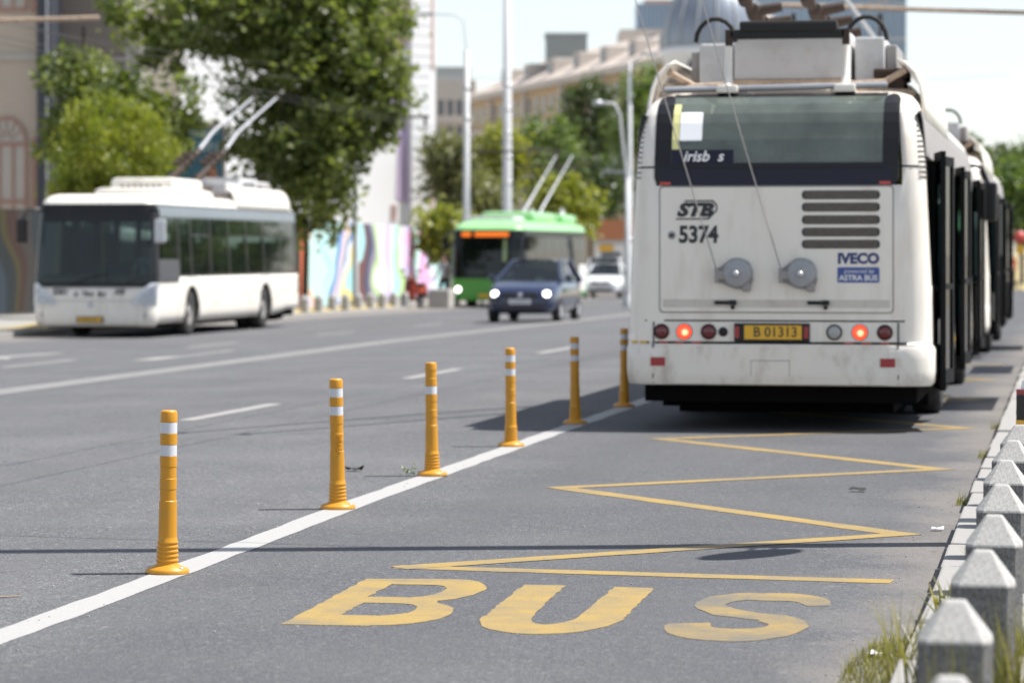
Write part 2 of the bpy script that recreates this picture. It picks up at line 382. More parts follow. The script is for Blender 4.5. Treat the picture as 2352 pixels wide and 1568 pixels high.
for iy in range(46):
    for ix in range(3):
        o = bpy.data.objects.new('slab', sme); COL.objects.link(o); o.parent = pave
        o.location = (KR+.185+ix*.4, 4+iy*.4, .124+rk.uniform(-.004, .004)); o.rotation_euler = (rk.uniform(-.006, .006), rk.uniform(-.006, .006), 0)

# left pavement and kerb
pl = MB(); L0 = gz(KL, 0)
pl.add([(KL-.2, -20, L0+.1), (KL-.2, 50, L0+.1), (KL-.2, 90, gz(KL, 90)+.1), (-60, 90, gz(KL, 90)+.1), (-60, 50, L0+.1), (-60, -20, L0+.1),
        (KL-.2, 90, -1), (-60, 90, -1)], [(0, 1, 4, 5), (1, 2, 3, 4), (2, 6, 7, 3)])
struct(pl.build('left_pavement', 'paving', fix=False))
kl = MB(); kerb_l = struct(kl.box(KL-.19, KL-.02, -20, 50, -.8, L0+.085).build('left_kerb', 'concrete'))
b = MB(); b.box(-.2, 0, .01, 1.99, -.14, 0, .015); lme = b.mesh('kerb_stone'); lme.materials.append(M('kerb_stone'))
for i in range(30):
    y = 30+2*i; o = bpy.data.objects.new('kerb_stone', lme); COL.objects.link(o); o.parent = kerb_l; o.location = (KL, y, gz(KL, y)+.115)
# dry grass strip along the far kerb, sunlit bank where the road bends away
mat('dry_grass', (.42, .33, .15), .95, .3, 3, bump=.8, bscale=20, dirt=(.24, .24, .1), dirt_amt=.6)
b = MB()
for j in range(13): pass
rows = [[(x, y, gz(KL, y)+.112+(.05*math.sin(y*1.7)+.05 if -21.7 < x < -20.5 else 0)) for x in (-20.3, -20.7, -21.3, -21.9)] for y in [58+2*k for k in range(17)]]
b.grid(rows); struct(b.build('dry_verge', 'dry_grass', fix=False))
b = MB(); rows = []
for k in range(15):
    x = -14+3*k; rows.append([(x, 150, -.55), (x, 154, .35+.1*math.sin(k)), (x, 159, 1.0+.12*math.sin(k*1.9)), (x, 175, 1.25), (x, 230, 1.3)])
b.grid(rows); struct(b.build('grass_bank', 'dry_grass', fix=False))

# ------------------------------------------------------------------ road markings
jr = random.Random(11)
def strip(name, pts, wd, m, off=.006, jit=.004, parent=None, step=.25):
    """a painted line along pts with slightly ragged edges"""
    P = [Vector((p[0], p[1])) for p in pts]; C = []
    for a, c in zip(P, P[1:]):
        n = max(1, int((c-a).length/step)); C += [a+(c-a)*k/n for k in range(n)]
    C.append(P[-1]); rows = []
    for i, p in enumerate(C):
        d = (C[min(i+1, len(C)-1)]-C[max(i-1, 0)]).normalized(); nn = Vector((-d.y, d.x))
        l = p+nn*(wd/2+jr.uniform(-jit, jit)); r = p-nn*(wd/2+jr.uniform(-jit, jit))
        rows.append([(l.x, l.y, gz(l.x, l.y)+off), (r.x, r.y, gz(r.x, r.y)+off)])
    b = MB(); b.grid(rows, True); return struct(b.build(name, m, parent, fix=False))
strip('lane_line', [(-4.0, -5), (-4.02, 12), (-4.11, 17), (-4.14, 24), (-4.14, 46)], .168, 'road_white', jit=.008)
for k in range(-2, 8):
    strip('lane_dash', [(-7.6, 25.15+8.85*k), (-7.58, 28.05+8.85*k)], .15, 'road_white_old', jit=.006)
for dx in (-.13, .13): strip('centre_line', [(-11.62+dx, -5), (-11.62+dx, 50), (-11.55+dx, 90), (-12.4+dx, 120)], .14, 'road_white_old')
for k in range(-2, 6):
    strip('lane_dash', [(-14.62, 39.6+8.85*k), (-14.6, 42.6+8.85*k)], .15, 'road_white_old')
# turn arrow of the opposite lane
b = MB()
for pts in ([(-13.46, 41.8), (-13.1, 41.8), (-13.1, 46.2), (-13.24, 46.2), (-13.24, 43.6), (-13.46, 43.0)], [(-13.24, 43.6), (-13.75, 42.7), (-13.46, 43.0)]):
    b.add([(x, y, gz(x, y)+.008) for x, y in pts], [tuple(range(len(pts)))])
struct(b.build('turn_arrow', 'road_white_old', fix=False))
b = MB()
for pts in ([(-16.5, 43.8), (-16.2, 43.8), (-15.95, 46.2), (-16.2, 46.2)], [(-16.9, 43.2), (-15.8, 43.2), (-16.35, 44.4)]):
    b.add([(x, y, gz(x, y)+.0082) for x, y in pts], [tuple(range(len(pts)))])
struct(b.build('lane_arrow', 'road_white_old', fix=False))
# yellow zigzag of the bus stop; the legs overlap in sharp points
zz = [(-.78, 13.40), (-3.02, 13.60), (-.86, 15.66), (-3.12, 18.36), (-.86, 20.40), (-3.16, 23.32), (-.86, 25.2), (-3.16, 28.1), (-.88, 30.05), (-3.16, 32.95), (-.9, 34.9), (-3.16, 37.8), (-.9, 39.7)]
b = MB()
def leg(a, c, w0, z):
    a, c = Vector(a), Vector(c); d = (c-a).normalized(); n = Vector((-d.y, d.x)); N_ = 14; rows = []
    for k in range(N_+1):
        p = a+(c-a)*k/N_; wl = w0*(1+jr.uniform(-.06, .06)); rows.append([(p.x+n.x*wl/2, p.y+n.y*wl/2, z), (p.x-n.x*wl/2, p.y-n.y*wl/2, z)])
    b.grid(rows, True)
for k in range(len(zz)-1):
    a, c = Vector(zz[k]), Vector(zz[k+1]); d = (c-a).normalized()
    leg(a-d*(.07 if k else 0), c+d*.07, .155, .006+.001*(k % 2))
struct(b.build('zigzag_line', 'road_yellow', fix=False))
def wob(pts, a=.006):
    out = []
    for i, p in enumerate(pts):
        q = pts[(i+1) % len(pts)]; L = math.dist(p, q); n = max(1, int(L/.06))
        out += [(p[0]+(q[0]-p[0])*k/n+jr.uniform(-a, a), p[1]+(q[1]-p[1])*k/n+jr.uniform(-a, a)) for k in range(n)]
    return out
def letter(name, splines, m):
    me = filled([wob(s) for s in splines]); o = link(name, me, m); o.location = (0, 0, .0058); return struct(o)
Bo = [(-3.06, 11.42), (-2.70, 11.43)] + arc(-2.72, 11.86, .25, .42, -88, 62, 9) + arc(-2.72, 12.70, .22, .44, -62, 88, 9) + [(-3.11, 13.08)]
B1 = [(-2.90, 11.76), (-2.74, 11.76)] + arc(-2.75, 11.98, .11, .21, -85, 85, 6) + [(-2.91, 12.19)]
B2 = [(-2.94, 12.40), (-2.76, 12.40)] + arc(-2.76, 12.65, .09, .24, -85, 85, 6) + [(-2.95, 12.89)]
letter('painted_letter', [Bo, B1, B2], 'road_yellow')
letter('painted_letter', [[(-2.37, 12.98)] + [(-2.325, 11.85)] + arc(-2.04, 11.82, .285, .52, 180, 360, 14) + [(-1.755, 11.85), (-1.79, 12.95), (-1.965, 12.96)] + [(-1.945, 11.95)] + arc(-2.04, 11.9, .095, .30, 0, -180, 8) + [(-2.14, 11.95), (-2.185, 12.98)]], 'road_yellow')
So = [(-1.565, 11.72)] + arc(-1.285, 11.68, .28, .46, 183, 300, 8) + arc(-1.27, 11.70, .26, .44, -52, 60, 8) + [(-1.24, 12.12), (-1.36, 12.26)] + arc(-1.31, 12.42, .10, .16, 235, 110, 5) + [(-1.24, 12.57)] + arc(-1.18, 12.47, .08, .10, 85, 0, 3) + [(-1.08, 12.41), (-.985, 12.43)] + arc(-1.22, 12.50, .235, .36, 0, 110, 7) + arc(-1.30, 12.44, .24, .42, 105, 225, 8) + [(-1.42, 12.02), (-1.22, 11.90)] + arc(-1.25, 11.74, .08, .12, 70, -70, 5) + [(-1.30, 11.60)] + arc(-1.33, 11.70, .06, .09, 250, 185, 3) + [(-1.40, 11.78)]
letter('painted_letter', [So], 'road_yellow_old')

# ------------------------------------------------------------------ orange lane delineators
def delineator(x, y, label, bands=(1, 1), tilt=(0, 0), letters=False, rz=0):
    t = thing('lane_delineator', label, 'bollard', (x, y, .0), rz, 'orange lane delineators along the white line')
    t.rotation_euler = (tilt[0], tilt[1], rz)
    # ribbed foot
    prof = [(.0, .02), (.052, .02)]
    for k in range(6):
        z = .042+k*.0205; r = .0485-.0008*k
        prof += [(r, z-.006), (r+.004, z-.001), (r+.0045, z+.004), (r+.0005, z+.0105)]
    prof += [(.0425, .178)]
    b = MB(); b.lathe(prof, 28); smooth_by_angle(b.build('ribbed_sleeve', 'orange_plastic', t), 50)
    # stepped post
    q = [(.0435, .164), (.0425, .19), (.0415, .26), (.0405, .335), (.0375, .338), (.0375, .388), (.0392, .391), (.0392, .437), (.0375, .44), (.0375, .49), (.0392, .493), (.0392, .540)]
    q += [(.0368, .542), (.0368, .592), (.0392, .594), (.0392, .643), (.0368, .645), (.0368, .695), (.0392, .697), (.0392, .735), (.0368, .744), (.031, .7495), (.0, .75)]
    b = MB(); b.lathe(q, 32); smooth_by_angle(b.build('post', 'orange_plastic', t), 28)
    for on, (z0, z1) in zip(bands, ((.542, .592), (.645, .695))):
        if on: b = MB(); b.lathe([(.0366, z0), (.0384, z0), (.0384, z1), (.0366, z1)], 32, closed=False); smooth_by_angle(b.build('reflective_band', 'reflective', t), 30)
    # foot plate: rounded slab with two bolts
    b = MB(); n = 28
    pr = []
    for k in range(n):
        a = 2*math.pi*k/n; r = .102*(1-.09*abs(math.sin(a*1.0))**2)
        pr.append((r*math.cos(a), r*math.sin(a)))
    rows = [[(x_*s, y_*s, z_) for x_, y_ in pr+[pr[0]]] for s, z_ in ((1, .009), (1, .02), (.96, .027), (.6, .042), (.5, .05), (.3, .05))]
    b.smooth = True; b.grid(rows); b.build('foot_plate', 'orange_plastic', t)
    for s in (-1, 1):
        b = MB(); b.lathe([(.0, .027), (.013, .027), (.013, .034), (.009, .037), (.0, .037)], 10, (.078*s, -.018, 0)); b.build('bolt', 'steel', t)
    if letters:
        o = text('embossed_letters', 'ROAD', .036, 'orange_plastic', t, (.022, -.0372, .38), (R(90), R(90), R(30)), ext=.003)
    return t
dl = ['nearest orange delineator post with two white bands', 'orange delineator post second from the camera with two bands', 'orange delineator with only one white band',
      'fourth orange delineator, just before the bus shadow', 'orange delineator standing inside the bus shadow', 'farthest orange delineator, half hidden beside the bus corner']
dp = [(-4.06, 13.14), (-4.12, 16.62), (-4.12, 19.19), (-4.16, 22.22), (-4.17, 25.26), (-4.17, 28.12)]
for k, (p, l) in enumerate(zip(dp, dl)):
    delineator(*p, l, (1, 0) if k == 2 else (1, 1), (jr.uniform(-.018, .018), jr.uniform(-.018, .018)), k == 1, jr.uniform(-.5, .5))

# ------------------------------------------------------------------ granite kerb bollards
def granite_bollard(x, y, z, label, group, m='granite', rz=0, s=1.):
    b = MB(); w_ = .099; c = .025; H1, H2 = .335, .432
    def ring(w, c, z): return [(w-c, -w, z), (w, -w+c, z), (w, w-c, z), (w-c, w, z), (-w+c, w, z), (-w, w-c, z), (-w, -w+c, z), (-w+c, -w, z)]
    rings = [ring(w_, c, 0), ring(w_, c, H1-.008), ring(w_-.002, c, H1), ring(.030, .006, H2-.004), ring(.024, .006, H2)]
    vs = [p for r_ in rings for p in r_]; fs = []
    for i in range(len(rings)-1):
        for k in range(8): fs.append((i*8+k, i*8+(k+1) % 8, (i+1)*8+(k+1) % 8, (i+1)*8+k))
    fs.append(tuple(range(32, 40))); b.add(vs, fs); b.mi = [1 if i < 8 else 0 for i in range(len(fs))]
    o = b.build('granite_bollard', [m, 'granite_shaft_shade' if m == 'granite' else m]); o.location = (x, y, z); o.rotation_euler = (0, 0, rz); o.scale = (s, s, s)  # shaft gets a darker granite copy, its shade put into the colour
    return tag(o, label, 'bollard', group)
gb = [(-.255, 6.55, 'granite bollard nearest the camera, only its tip in view'), (-.30, 8.0, 'granite bollard among the tall grass by the kerb'), (-.265, 9.36, 'granite bollard just behind the grassy one'),
      (-.262, 10.62, 'third granite bollard beyond the grass clump'), (-.268, 12.02, 'fourth granite bollard beyond the grass clump'), (-.28, 13.43, 'fifth granite bollard beyond the grass clump'),
      (-.275, 14.85, 'granite bollard second nearest to the white scooter'), (-.265, 16.2, 'farthest granite bollard on the right kerb, below the white scooter tail')]
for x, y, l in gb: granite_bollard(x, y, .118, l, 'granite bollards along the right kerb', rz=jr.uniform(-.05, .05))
k = 0
ords = 'first second third fourth fifth sixth seventh eighth ninth tenth eleventh twelfth thirteenth fourteenth fifteenth sixteenth'.split()
for yy in [52.2, 53.8] + [71+1.55*i for i in range(14)]:
    l = ('grey stone bollard at the left edge of the picture' if k == 0 else 'grey stone bollard beside the left bus front corner' if k == 1 else ords[k-2]+' grey stone bollard behind the white left trolleybus, before the mural')
    granite_bollard(KL-.35, yy, gz(KL, yy)+.1, l, 'stone bollards along the left kerb', 'granite_worn', s=1.15); k += 1

# ------------------------------------------------------------------ bus shell: a plan outline that changes with height
class Shell:
    def __init__(s, levels): s.lv = levels
    def at(s, z):
        lv = s.lv
        if z <= lv[0][0]: return lv[0][1:]
        for a, c in zip(lv, lv[1:]):
            if z <= c[0]:
                t = (z-a[0])/(c[0]-a[0]); return tuple(p+(q-p)*t for p, q in zip(a[1:], c[1:]))
        return lv[-1][1:]
    def u(s, u, z):
        hw, yr, yf, rr, rf = s.at(z); u = u % 10; i = int(u); t = u-i
        if i == 0: return ((hw-rr)*t, yr), (0, -1)
        if i == 9: return (-(hw-rr)*(1-t), yr), (0, -1)
        if i == 4: return ((hw-rf)*(1-t), yf), (0, 1)
        if i == 5: return (-(hw-rf)*t, yf), (0, 1)
        if i == 2: return (hw, yr+rr+(yf-rf-yr-rr)*t), (1, 0)
        if i == 7: return (-hw, yf-rf-(yf-rf-yr-rr)*t), (-1, 0)
        cx, cy, r, a0 = {1: (hw-rr, yr+rr, rr, -90), 3: (hw-rf, yf-rf, rf, 0), 6: (-(hw-rf), yf-rf, rf, 90), 8: (-(hw-rr), yr+rr, rr, 180)}[i]
        a = R(a0+90*t); return (cx+r*math.cos(a), cy+r*math.sin(a)), (math.cos(a), math.sin(a))
    def rear(s, x, z):
        hw, yr, yf, rr, rf = s.at(z); e = abs(x)-(hw-rr)
        if e <= 0: return (x, yr), (0, -1)
        q = min(.999, e/rr); a = math.asin(q); return (x, yr+rr-rr*math.cos(a)), (math.copysign(math.sin(a), x), -math.cos(a))
    def front(s, x, z):
        hw, yr, yf, rr, rf = s.at(z); e = abs(x)-(hw-rf)
        if e <= 0: return (x, yf), (0, 1)
        q = min(.999, e/rf); a = math.asin(q); return (x, yf-rf+rf*math.cos(a)), (math.copysign(math.sin(a), x), math.cos(a))
    def right(s, y, z): return (s.at(z)[0], y), (1, 0)
    def left(s, y, z): return (-s.at(z)[0], y), (-1, 0)
    def patch(s, b, fn, a0, a1, z0, z1, off=.004, th=.02, na=6, nz=4, rc=0., hole=None):
        """a panel lying on the shell, proud by off, its rim th deep; rc rounds its corners"""
        zs = sorted(set([z0+(z1-z0)*k/nz for k in range(nz+1)] + [l[0] for l in s.lv if z0 < l[0] < z1] + ([z0+rc*q for q in (.1, .3, .6, 1)]+[z1-rc*q for q in (.1, .3, .6, 1)] if rc else [])))
        F_, B_ = [], []
        for z in zs:
            e = 0
            if rc:
                d = min(z-z0, z1-z)
                if d < rc: e = rc-math.sqrt(max(0, rc*rc-(rc-d)**2))
            fr, bk = [], []
            for k in range(na+1):
                a = a0+e+(a1-a0-2*e)*k/na; p, n = fn(a, z)
                fr.append((p[0]+n[0]*off, p[1]+n[1]*off, z)); bk.append((p[0]+n[0]*(off-th), p[1]+n[1]*(off-th), z))
            F_.append(fr); B_.append(bk)
        b.grid(F_)
        ring = lambda G: G[0] + [r[-1] for r in G[1:]] + G[-1][-2::-1] + [r[0] for r in G[-2:0:-1]]
        f, k = ring(F_), ring(B_); b.grid([f+[f[0]], k+[k[0]]]); return b

def wheel(parent, x, y, z, r, wdt, side, rim=.56, m='rim'):
    b = MB(); h = wdt/2
    b.lathe([(r*rim, -h), (r*.8, -h*1.0), (r*.95, -h*.9), (r, -h*.65), (r, h*.65), (r*.95, h*.9), (r*.8, h), (r*rim, h)], 32, axis='X', closed=False)
    o = bpy.data.objects.new('wheel', b.mesh('wheel')); 
    b2 = MB(); s = side
    b2.lathe([(r*rim+.004, -h*.9), (r*rim+.004, h*.86*1), (r*rim*.93, h*.9), (r*rim*.86, h*.55), (r*rim*.5, h*.45), (r*rim*.42, h*.8), (r*rim*.2, h*.9), (0, h*.9)], 28, axis='X', closed=False)
    w_ = bpy.data.objects.new('wheel', None); COL.objects.link(w_); w_.parent = parent; w_.location = (x, y, z); w_.rotation_euler = (0, 0, 0 if side > 0 else math.pi)
    bpy.data.objects.remove(o)
    b.build('tyre', 'tyre', w_); b2.build('rim', m, w_)
    return w_

BUS_LV = [(.24, 1.16, .10, 11.94, .18, .22), (.34, 1.225, .02, 11.985, .20, .24), (.46, 1.25, 0., 12.0, .20, .25), (.72, 1.25, .0, 12.0, .20, .25), (.74, 1.245, .03, 12.0, .20, .25), (.90, 1.245, .035, 11.99, .20, .25),
          (1.2, 1.24, .035, 11.97, .20, .25), (2.02, 1.20, .035, 11.89, .19, .24), (2.18, 1.19, .05, 11.875, .18, .24), (2.40, 1.175, .10, 11.85, .18, .24), (2.54, 1.16, .155, 11.82, .18, .24), (2.62, 1.145, .205, 11.80, .18, .24), (2.70, 1.115, .30, 11.74, .18, .24), (2.77, 1.06, .44, 11.6, .18, .24), (2.81, .96, .60, 11.4, .18, .24)]
def trolleybus(name, label, loc, rz, number, plate, rear=True, front=True, people=0, right_doors=False, group='white trolleybuses', poles=None, rseed=1):
    t = thing(name, label, 'trolleybus', loc, rz, group); S = Shell(BUS_LV); rr = random.Random(rseed)
    ARCH = (3.25, 9.35); AR = .57
    def zb(y):
        z = .30 if y > 2.4 else .30+.09*min(1, (2.4-y)/1.2)
        for a in ARCH:
            d = abs(y-a)
            if d < AR: z = max(z, .47+math.sqrt(AR*AR-d*d)*.92)
        return z
    doors = [(.55, 1.75), (5.1, 6.3), (10.35, 11.5)] if right_doors else []
    indoor = lambda y: any(a < y < c for a, c in doors)
    # --- body: lower ends, side panels with wheel arches, corner posts, cant rail
    b = MB(); b.smooth = True
    zl = sorted(set([l[0] for l in BUS_LV] + [.3, .385, .5, .6, .8, 1.0, 1.6, 2.6]))
    us = [0, .5] + [1+k/6 for k in range(7)] + [2.5] + [3+k/6 for k in range(7)] + [4.5, 5, 5.5] + [6+k/6 for k in range(7)] + [7.5] + [8+k/6 for k in range(7)] + [9.5, 10]
    us = sorted(set(us))
    for z0, z1 in zip(zl, zl[1:]):
        for u0, u1 in zip(us, us[1:]):
            um, zm = (u0+u1)/2, (z0+z1)/2; i = int(um)
            if i in (2, 7) and zm < 2.6: continue
            if (um < 2 or um > 8) and zm < .375: continue
            if 3 <= um <= 7 and 1.02 < zm < 2.6: continue                        # windscreen
            if (um < 1 or um > 9) and 2.02 < zm < 2.72: continue                    # rear window
            q = [(*S.u(u0, z0)[0], z0), (*S.u(u1-1e-6, z0)[0], z0), (*S.u(u1-1e-6, z1)[0], z1), (*S.u(u0, z1)[0], z1)]
            b.add(q, [(0, 1, 2, 3)])
    top = [(*S.u(u, 2.81)[0], 2.81) for u in us[:-1]]; b.add(top, [tuple(range(len(top)))])
    for sgn in (-1, 1):
        ys = sorted(set([.2+k*.05 for k in range(232)] + [a for d in doors for a in d]))
        rows = []
        for y in ys:
            z0 = zb(y); col = []
            for k in range(8):
                z = z0+(1.2-z0)*k/7; col.append((sgn*S.at(z)[0], y, z))
            rows.append(col)
        for a, c, y in zip(rows, rows[1:], ys):
            if sgn > 0 and indoor(y+.01): continue
            b.add(a+c, [(k, k+1, 9+k, 8+k) for k in range(7)])
    # weld and build
    me = b.mesh('body'); bm = bmesh.new(); bm.from_mesh(me); bmesh.ops.remove_doubles(bm, verts=bm.verts, dist=.0015); bmesh.ops.recalc_face_normals(bm, faces=bm.faces); bm.to_mesh(me); bm.free()
    body = link('body', me, 'bus_white', t); smooth_by_angle(body, 40)
    md = body.modifiers.new('thickness', 'SOLIDIFY'); md.thickness = .03; md.offset = -1
    # --- inside
    b = MB(); b.box(-1.15, 1.15, 2.7, 11.7, .28, .34).box(-1.1, 1.1, .5, 2.7, .52, .9); b.build('floor', 'floor_grey', t)
    b = MB(); b.box(-.95, .95, .6, 11.2, 2.66, 2.70); b.build('ceiling', 'interior', t)
    for y in (1.4, 2.3, 4.6, 5.4, 6.9, 7.7, 8.5):
        for x in (-.95, -.5, .55, .98):
            if x > 0 and (indoor(y) or 4.9 < y < 6.4): continue
            zf = .9 if y < 2.4 else .42
            q = MB(); q.box(x-.2, x+.2, y-.2, y+.2, zf+.38, zf+.45, .03).box(x-.2, x+.2, y-.22, y-.16, zf+.42, zf+1.0, .03).box(x-.04, x+.04, y-.1, y+.1, zf-.08, zf+.4); q.build('seat', 'seat', t)
    for (x, y) in ((-.35, 4.2), (.35, 6.6), (-.35, 8.2), (.45, 9.9), (.5, 4.8), (-.55, 10.3)):
        q = MB(); q.tube([(x, y, .34), (x, y, 2.66)], .02, 8); q.build('grab_pole', 'pole_yellow', t)
    # --- underneath and wheels
    b = MB(); b.box(-1.12, 1.12, .18, 2.6, .24, .5).box(-.9, .9, .7, 2.6, .13, .24).box(-1.08, -.6, 1.0, 1.7, .16, .24).box(-1.05, 1.05, 4.0, 8.6, .2, .30).box(-1.05, 1.05, 10.1, 11.6, .2, .30).box(-.7, .7, 2.4, 4.2, .25, .5).box(-.7, .7, 8.5, 10.2, .25, .5).box(-1.1, -.5, 2.62, 2.66, .1, .5).box(.5, 1.1, 2.62, 2.66, .1, .5); b.build('chassis_shade', 'chassis_shade', t)  # underbody; rear boxes lowered and near-black so the shade beneath is built in
    for a in ARCH:
        for s in (-1, 1):
            q = MB(); rows = []
            for k in range(13):
                an = R(-5+190*k/12); rows.append([(s*1.2, a+(AR+.005)*math.cos(an), .44+(AR+.03)*math.sin(an)), (s*.7, a+(AR+.005)*math.cos(an), .44+(AR+.03)*math.sin(an))])
            q.grid(rows); q.build('wheel_arch', 'chassis_shade', t)
            wheel(t, s*1.06, a, .48, .48, .28, s)
            if a < 5: wheel(t, s*.74, a, .48, .48, .26, s)
    # --- side glazing: each window its own pane in a black rubber band
    for sgn, fn in ((1, S.right), (-1, S.left)):
        edges = [.42, 1.85, 3.35, 4.85, 6.35, 7.85, 9.35, 10.25] if sgn < 0 else [1.85, 3.35, 4.85, 6.5, 7.9, 9.3, 10.25]
        if sgn > 0 and not right_doors: edges = [.42] + edges
        b = MB(); S.patch(b, fn, .22, 11.72, 2.46, 2.61, .002, .03, 8, 2)
        if sgn > 0 and right_doors:
            q = MB(); S.patch(q, fn, .22, 11.72, 2.26, 2.63, .012, .03, 8, 2); q.build('cant_rail', 'box_dark', t)
        if not (sgn > 0 and right_doors): S.patch(b, fn, .22, 11.2, 1.19, 1.23, .003, .02, 8, 1)
        else:
            for y0, y1 in ((1.8, 5.05), (6.35, 10.3)): S.patch(b, fn, y0, y1, 1.19, 1.23, .003, .02, 4, 1)
        S.patch(b, fn, .22, .42, 1.2, 2.47, .003, .03, 2, 4)
        b.build('window_band', 'bus_trim', t)
        if sgn < 0: b = MB(); S.patch(b, fn, .24, 11.6, 2.36, 2.575, .010, .03, 8, 2); b.build('top_light_band', 'band_grey', t)
        for e in edges:
            if e in (.42,): continue
            b = MB(); S.patch(b, fn, e-.04, e+.04, 1.22, 2.47, .001, .06, 1, 4); b.build('pillar', 'bus_trim', t)
        for e0, e1 in zip(edges, edges[1:]):
            if sgn > 0 and right_doors and (indoor((e0+e1)/2)): continue
            b = MB(); S.patch(b, fn, e0+.045, e1-.045, 1.235, 2.455, .003, .008, 3, 4, .05); wn = b.build('window', 'glass_bus', t)
            if e1-e0 > 1.2 and rr.random() < .9:
                b = MB(); S.patch(b, fn, e0+.05, e1-.05, 2.0, 2.03, .008, .02, 2, 1); b.build('hopper_rail', 'bus_trim', wn)
    # driver's window and the dark panel beneath
    b = MB(); S.patch(b, S.left, 10.32, 11.55, 1.55, 2.455, .003, .008, 3, 3, .05); b.build('cab_window', 'glass_bus', t)
    b = MB(); S.patch(b, S.left, 10.3, 11.72, 1.08, 1.54, .006, .03, 4, 2, .08); b.build('cab_panel', 'cab_grey', t)
    # --- doors on the kerb side, leaves swung out
    for y0, y1 in doors:
        for ya, out in ((y0, .07), (y1, .07)):
            yc = ya+(.33 if ya == y0 else -.33)
            d = bpy.data.objects.new('door_leaf', None); COL.objects.link(d); d.parent = t; d.location = (1.22+out, ya, 0); d.rotation_euler = (0, 0, R(8 if ya == y0 else -8))
            s = 1 if ya == y0 else -1
            q = MB()
            for (p0, p1, z0, z1) in ((0, .07, .34, 2.3), (.53, .6, .34, 2.3), (.07, .53, .34, .46), (.07, .53, 2.22, 2.3), (.07, .53, 1.15, 1.2)):
                q.box(-.02, .02, min(s*p0, s*p1)-.3*s, max(s*p0, s*p1)-.3*s, z0, z1)
            q.build('frame', 'door_black', d)
            q = MB(); q.box(-.006, .006, min(s*.07, s*.53)-.3*s, max(s*.07, s*.53)-.3*s, .46, 2.22); q.build('pane', 'glass_door', d)
            q = MB(); q.tube([(-.09, s*-.05, .6), (-.09, s*-.05, 2.2)], .02, 6); q.build('hinge_post', 'door_black', d)
    # --- rear face
    if rear:
        b = MB(); S.patch(b, S.rear, -1.03, 1.0, 2.02, 2.775, .006, .03, 16, 10, .10)
        band = b
        # ring: the dark frame keeps out of the glass; built from four patches
        b = MB(); X0, X1, Z0, Z1 = -1.02, .98, 2.02, 2.79; g0, g1, h0, h1 = -.885, .85, 2.20, 2.765
        S.patch(b, S.rear, X0, g0, Z0, Z1, .008, .05, 5, 12, .07); S.patch(b, S.rear, g1, X1, Z0, Z1, .008, .05, 5, 12, .07)
        S.patch(b, S.rear, g0-.02, g1+.02, h1, Z1+.01, .0085, .05, 8, 3)
        wf = b.build('rear_window_frame', 'bus_trim', t)
        b = MB(); S.patch(b, S.rear, X0+.05, X1-.05, Z0, 2.17, .010, .05, 10, 3); b.build('lower_band', 'bus_blue', wf)
        b = MB(); S.patch(b, S.rear, g0-.03, g1+.03, 2.165, h0+.005, .022, .06, 10, 2); b.build('sill', 'bus_trim', wf)
        b = MB(); S.patch(b, S.rear, g0-.01, g1+.01, h0, h1+.005, .006, .01, 14, 12); gl = b.build('rear_window', 'glass_rear', t)
        b = MB(); S.patch(b, S.rear, -.82, -.635, 2.39, 2.63, .009, .002, 2, 3, .015); b.build('paper_notice', 'paper', gl)
        b = MB(); S.patch(b, S.rear, -.88, -.825, 2.32, 2.70, .008, .002, 2, 3); b.build('yellow_film', 'decal_yellow', gl)
        b = MB(); S.patch(b, S.rear, -.88, -.37, 2.205, 2.315, .0085, .002, 6, 2); lb = b.build('dark_film', 'bus_blue', gl)
        text('lettering', 'irisb  s', .125, 'ink_white', gl, (-.62, .056, 2.258), (R(77), 0, 0), shear=.25, off=.002)
        for x in (-.93, .87):
            b = MB(); S.patch(b, S.rear, x-.045, x+.045, 2.025, 2.05, .013, .01, 2, 1); b.build('red_marker', 'red_mark', wf)
        for ua, ub in ((.86, 2.0), (8.0, 9.14)):
            b = MB(); S.patch(b, lambda a, z: S.u(a, z), ua, ub, 2.165, 2.18, .003, .01, 8, 1); b.build('crease_seam', 'bus_trim', t)
        # hatch, crease lines
        b = MB(); S.patch(b, S.rear, -.97, .93, .985, 2.005, .010, .02, 8, 5, .03); ha = smooth_by_angle(b.build('engine_hatch', 'bus_white', t), 50)
        b = MB(); S.patch(b, S.rear, -.982, .942, .973, 2.018, .003, .012, 8, 5, .035); b.build('hatch_gap', 'box_dark', ha)
        for xa in (-1.03, .975): b = MB(); S.patch(b, S.rear, xa, xa+.009, .40, .9, .020, .03, 1, 4); b.build('panel_gap', 'bus_trim', t)
        b = MB(); S.patch(b, S.rear, -.95, .91, 1.02, 1.085, .0115, .004, 6, 1); b.build('hatch_recess', 'bus_roof', ha)
        for x in (-.43, .33):
            b = MB(); b.box(x-.09, x+.05, -.0, .03, 1.045, 1.075, .008).box(x+.03, x+.09, -.008, .03, 1.04, 1.08, .008).lathe([(.0, -.012), (.016, -.012), (.016, .03)], 10, (x+.06, 0, 1.02), 'Y'); b.build('latch', 'bus_trim', ha)
        for z in (1.94, 1.84, 1.737, 1.637, 1.538):
            g = MB(); S.patch(g, S.rear, .195, .83, z-.036, z+.036, .0135, .01, 6, 2, .03); gg = g.build('vent', 'ink', ha)
            g = MB()
            for q in range(3): S.patch(g, S.rear, .215, .81, z-.026+q*.02, z-.014+q*.02, .018, .012, 5, 1)
            g.build('slat', 'grille', gg)
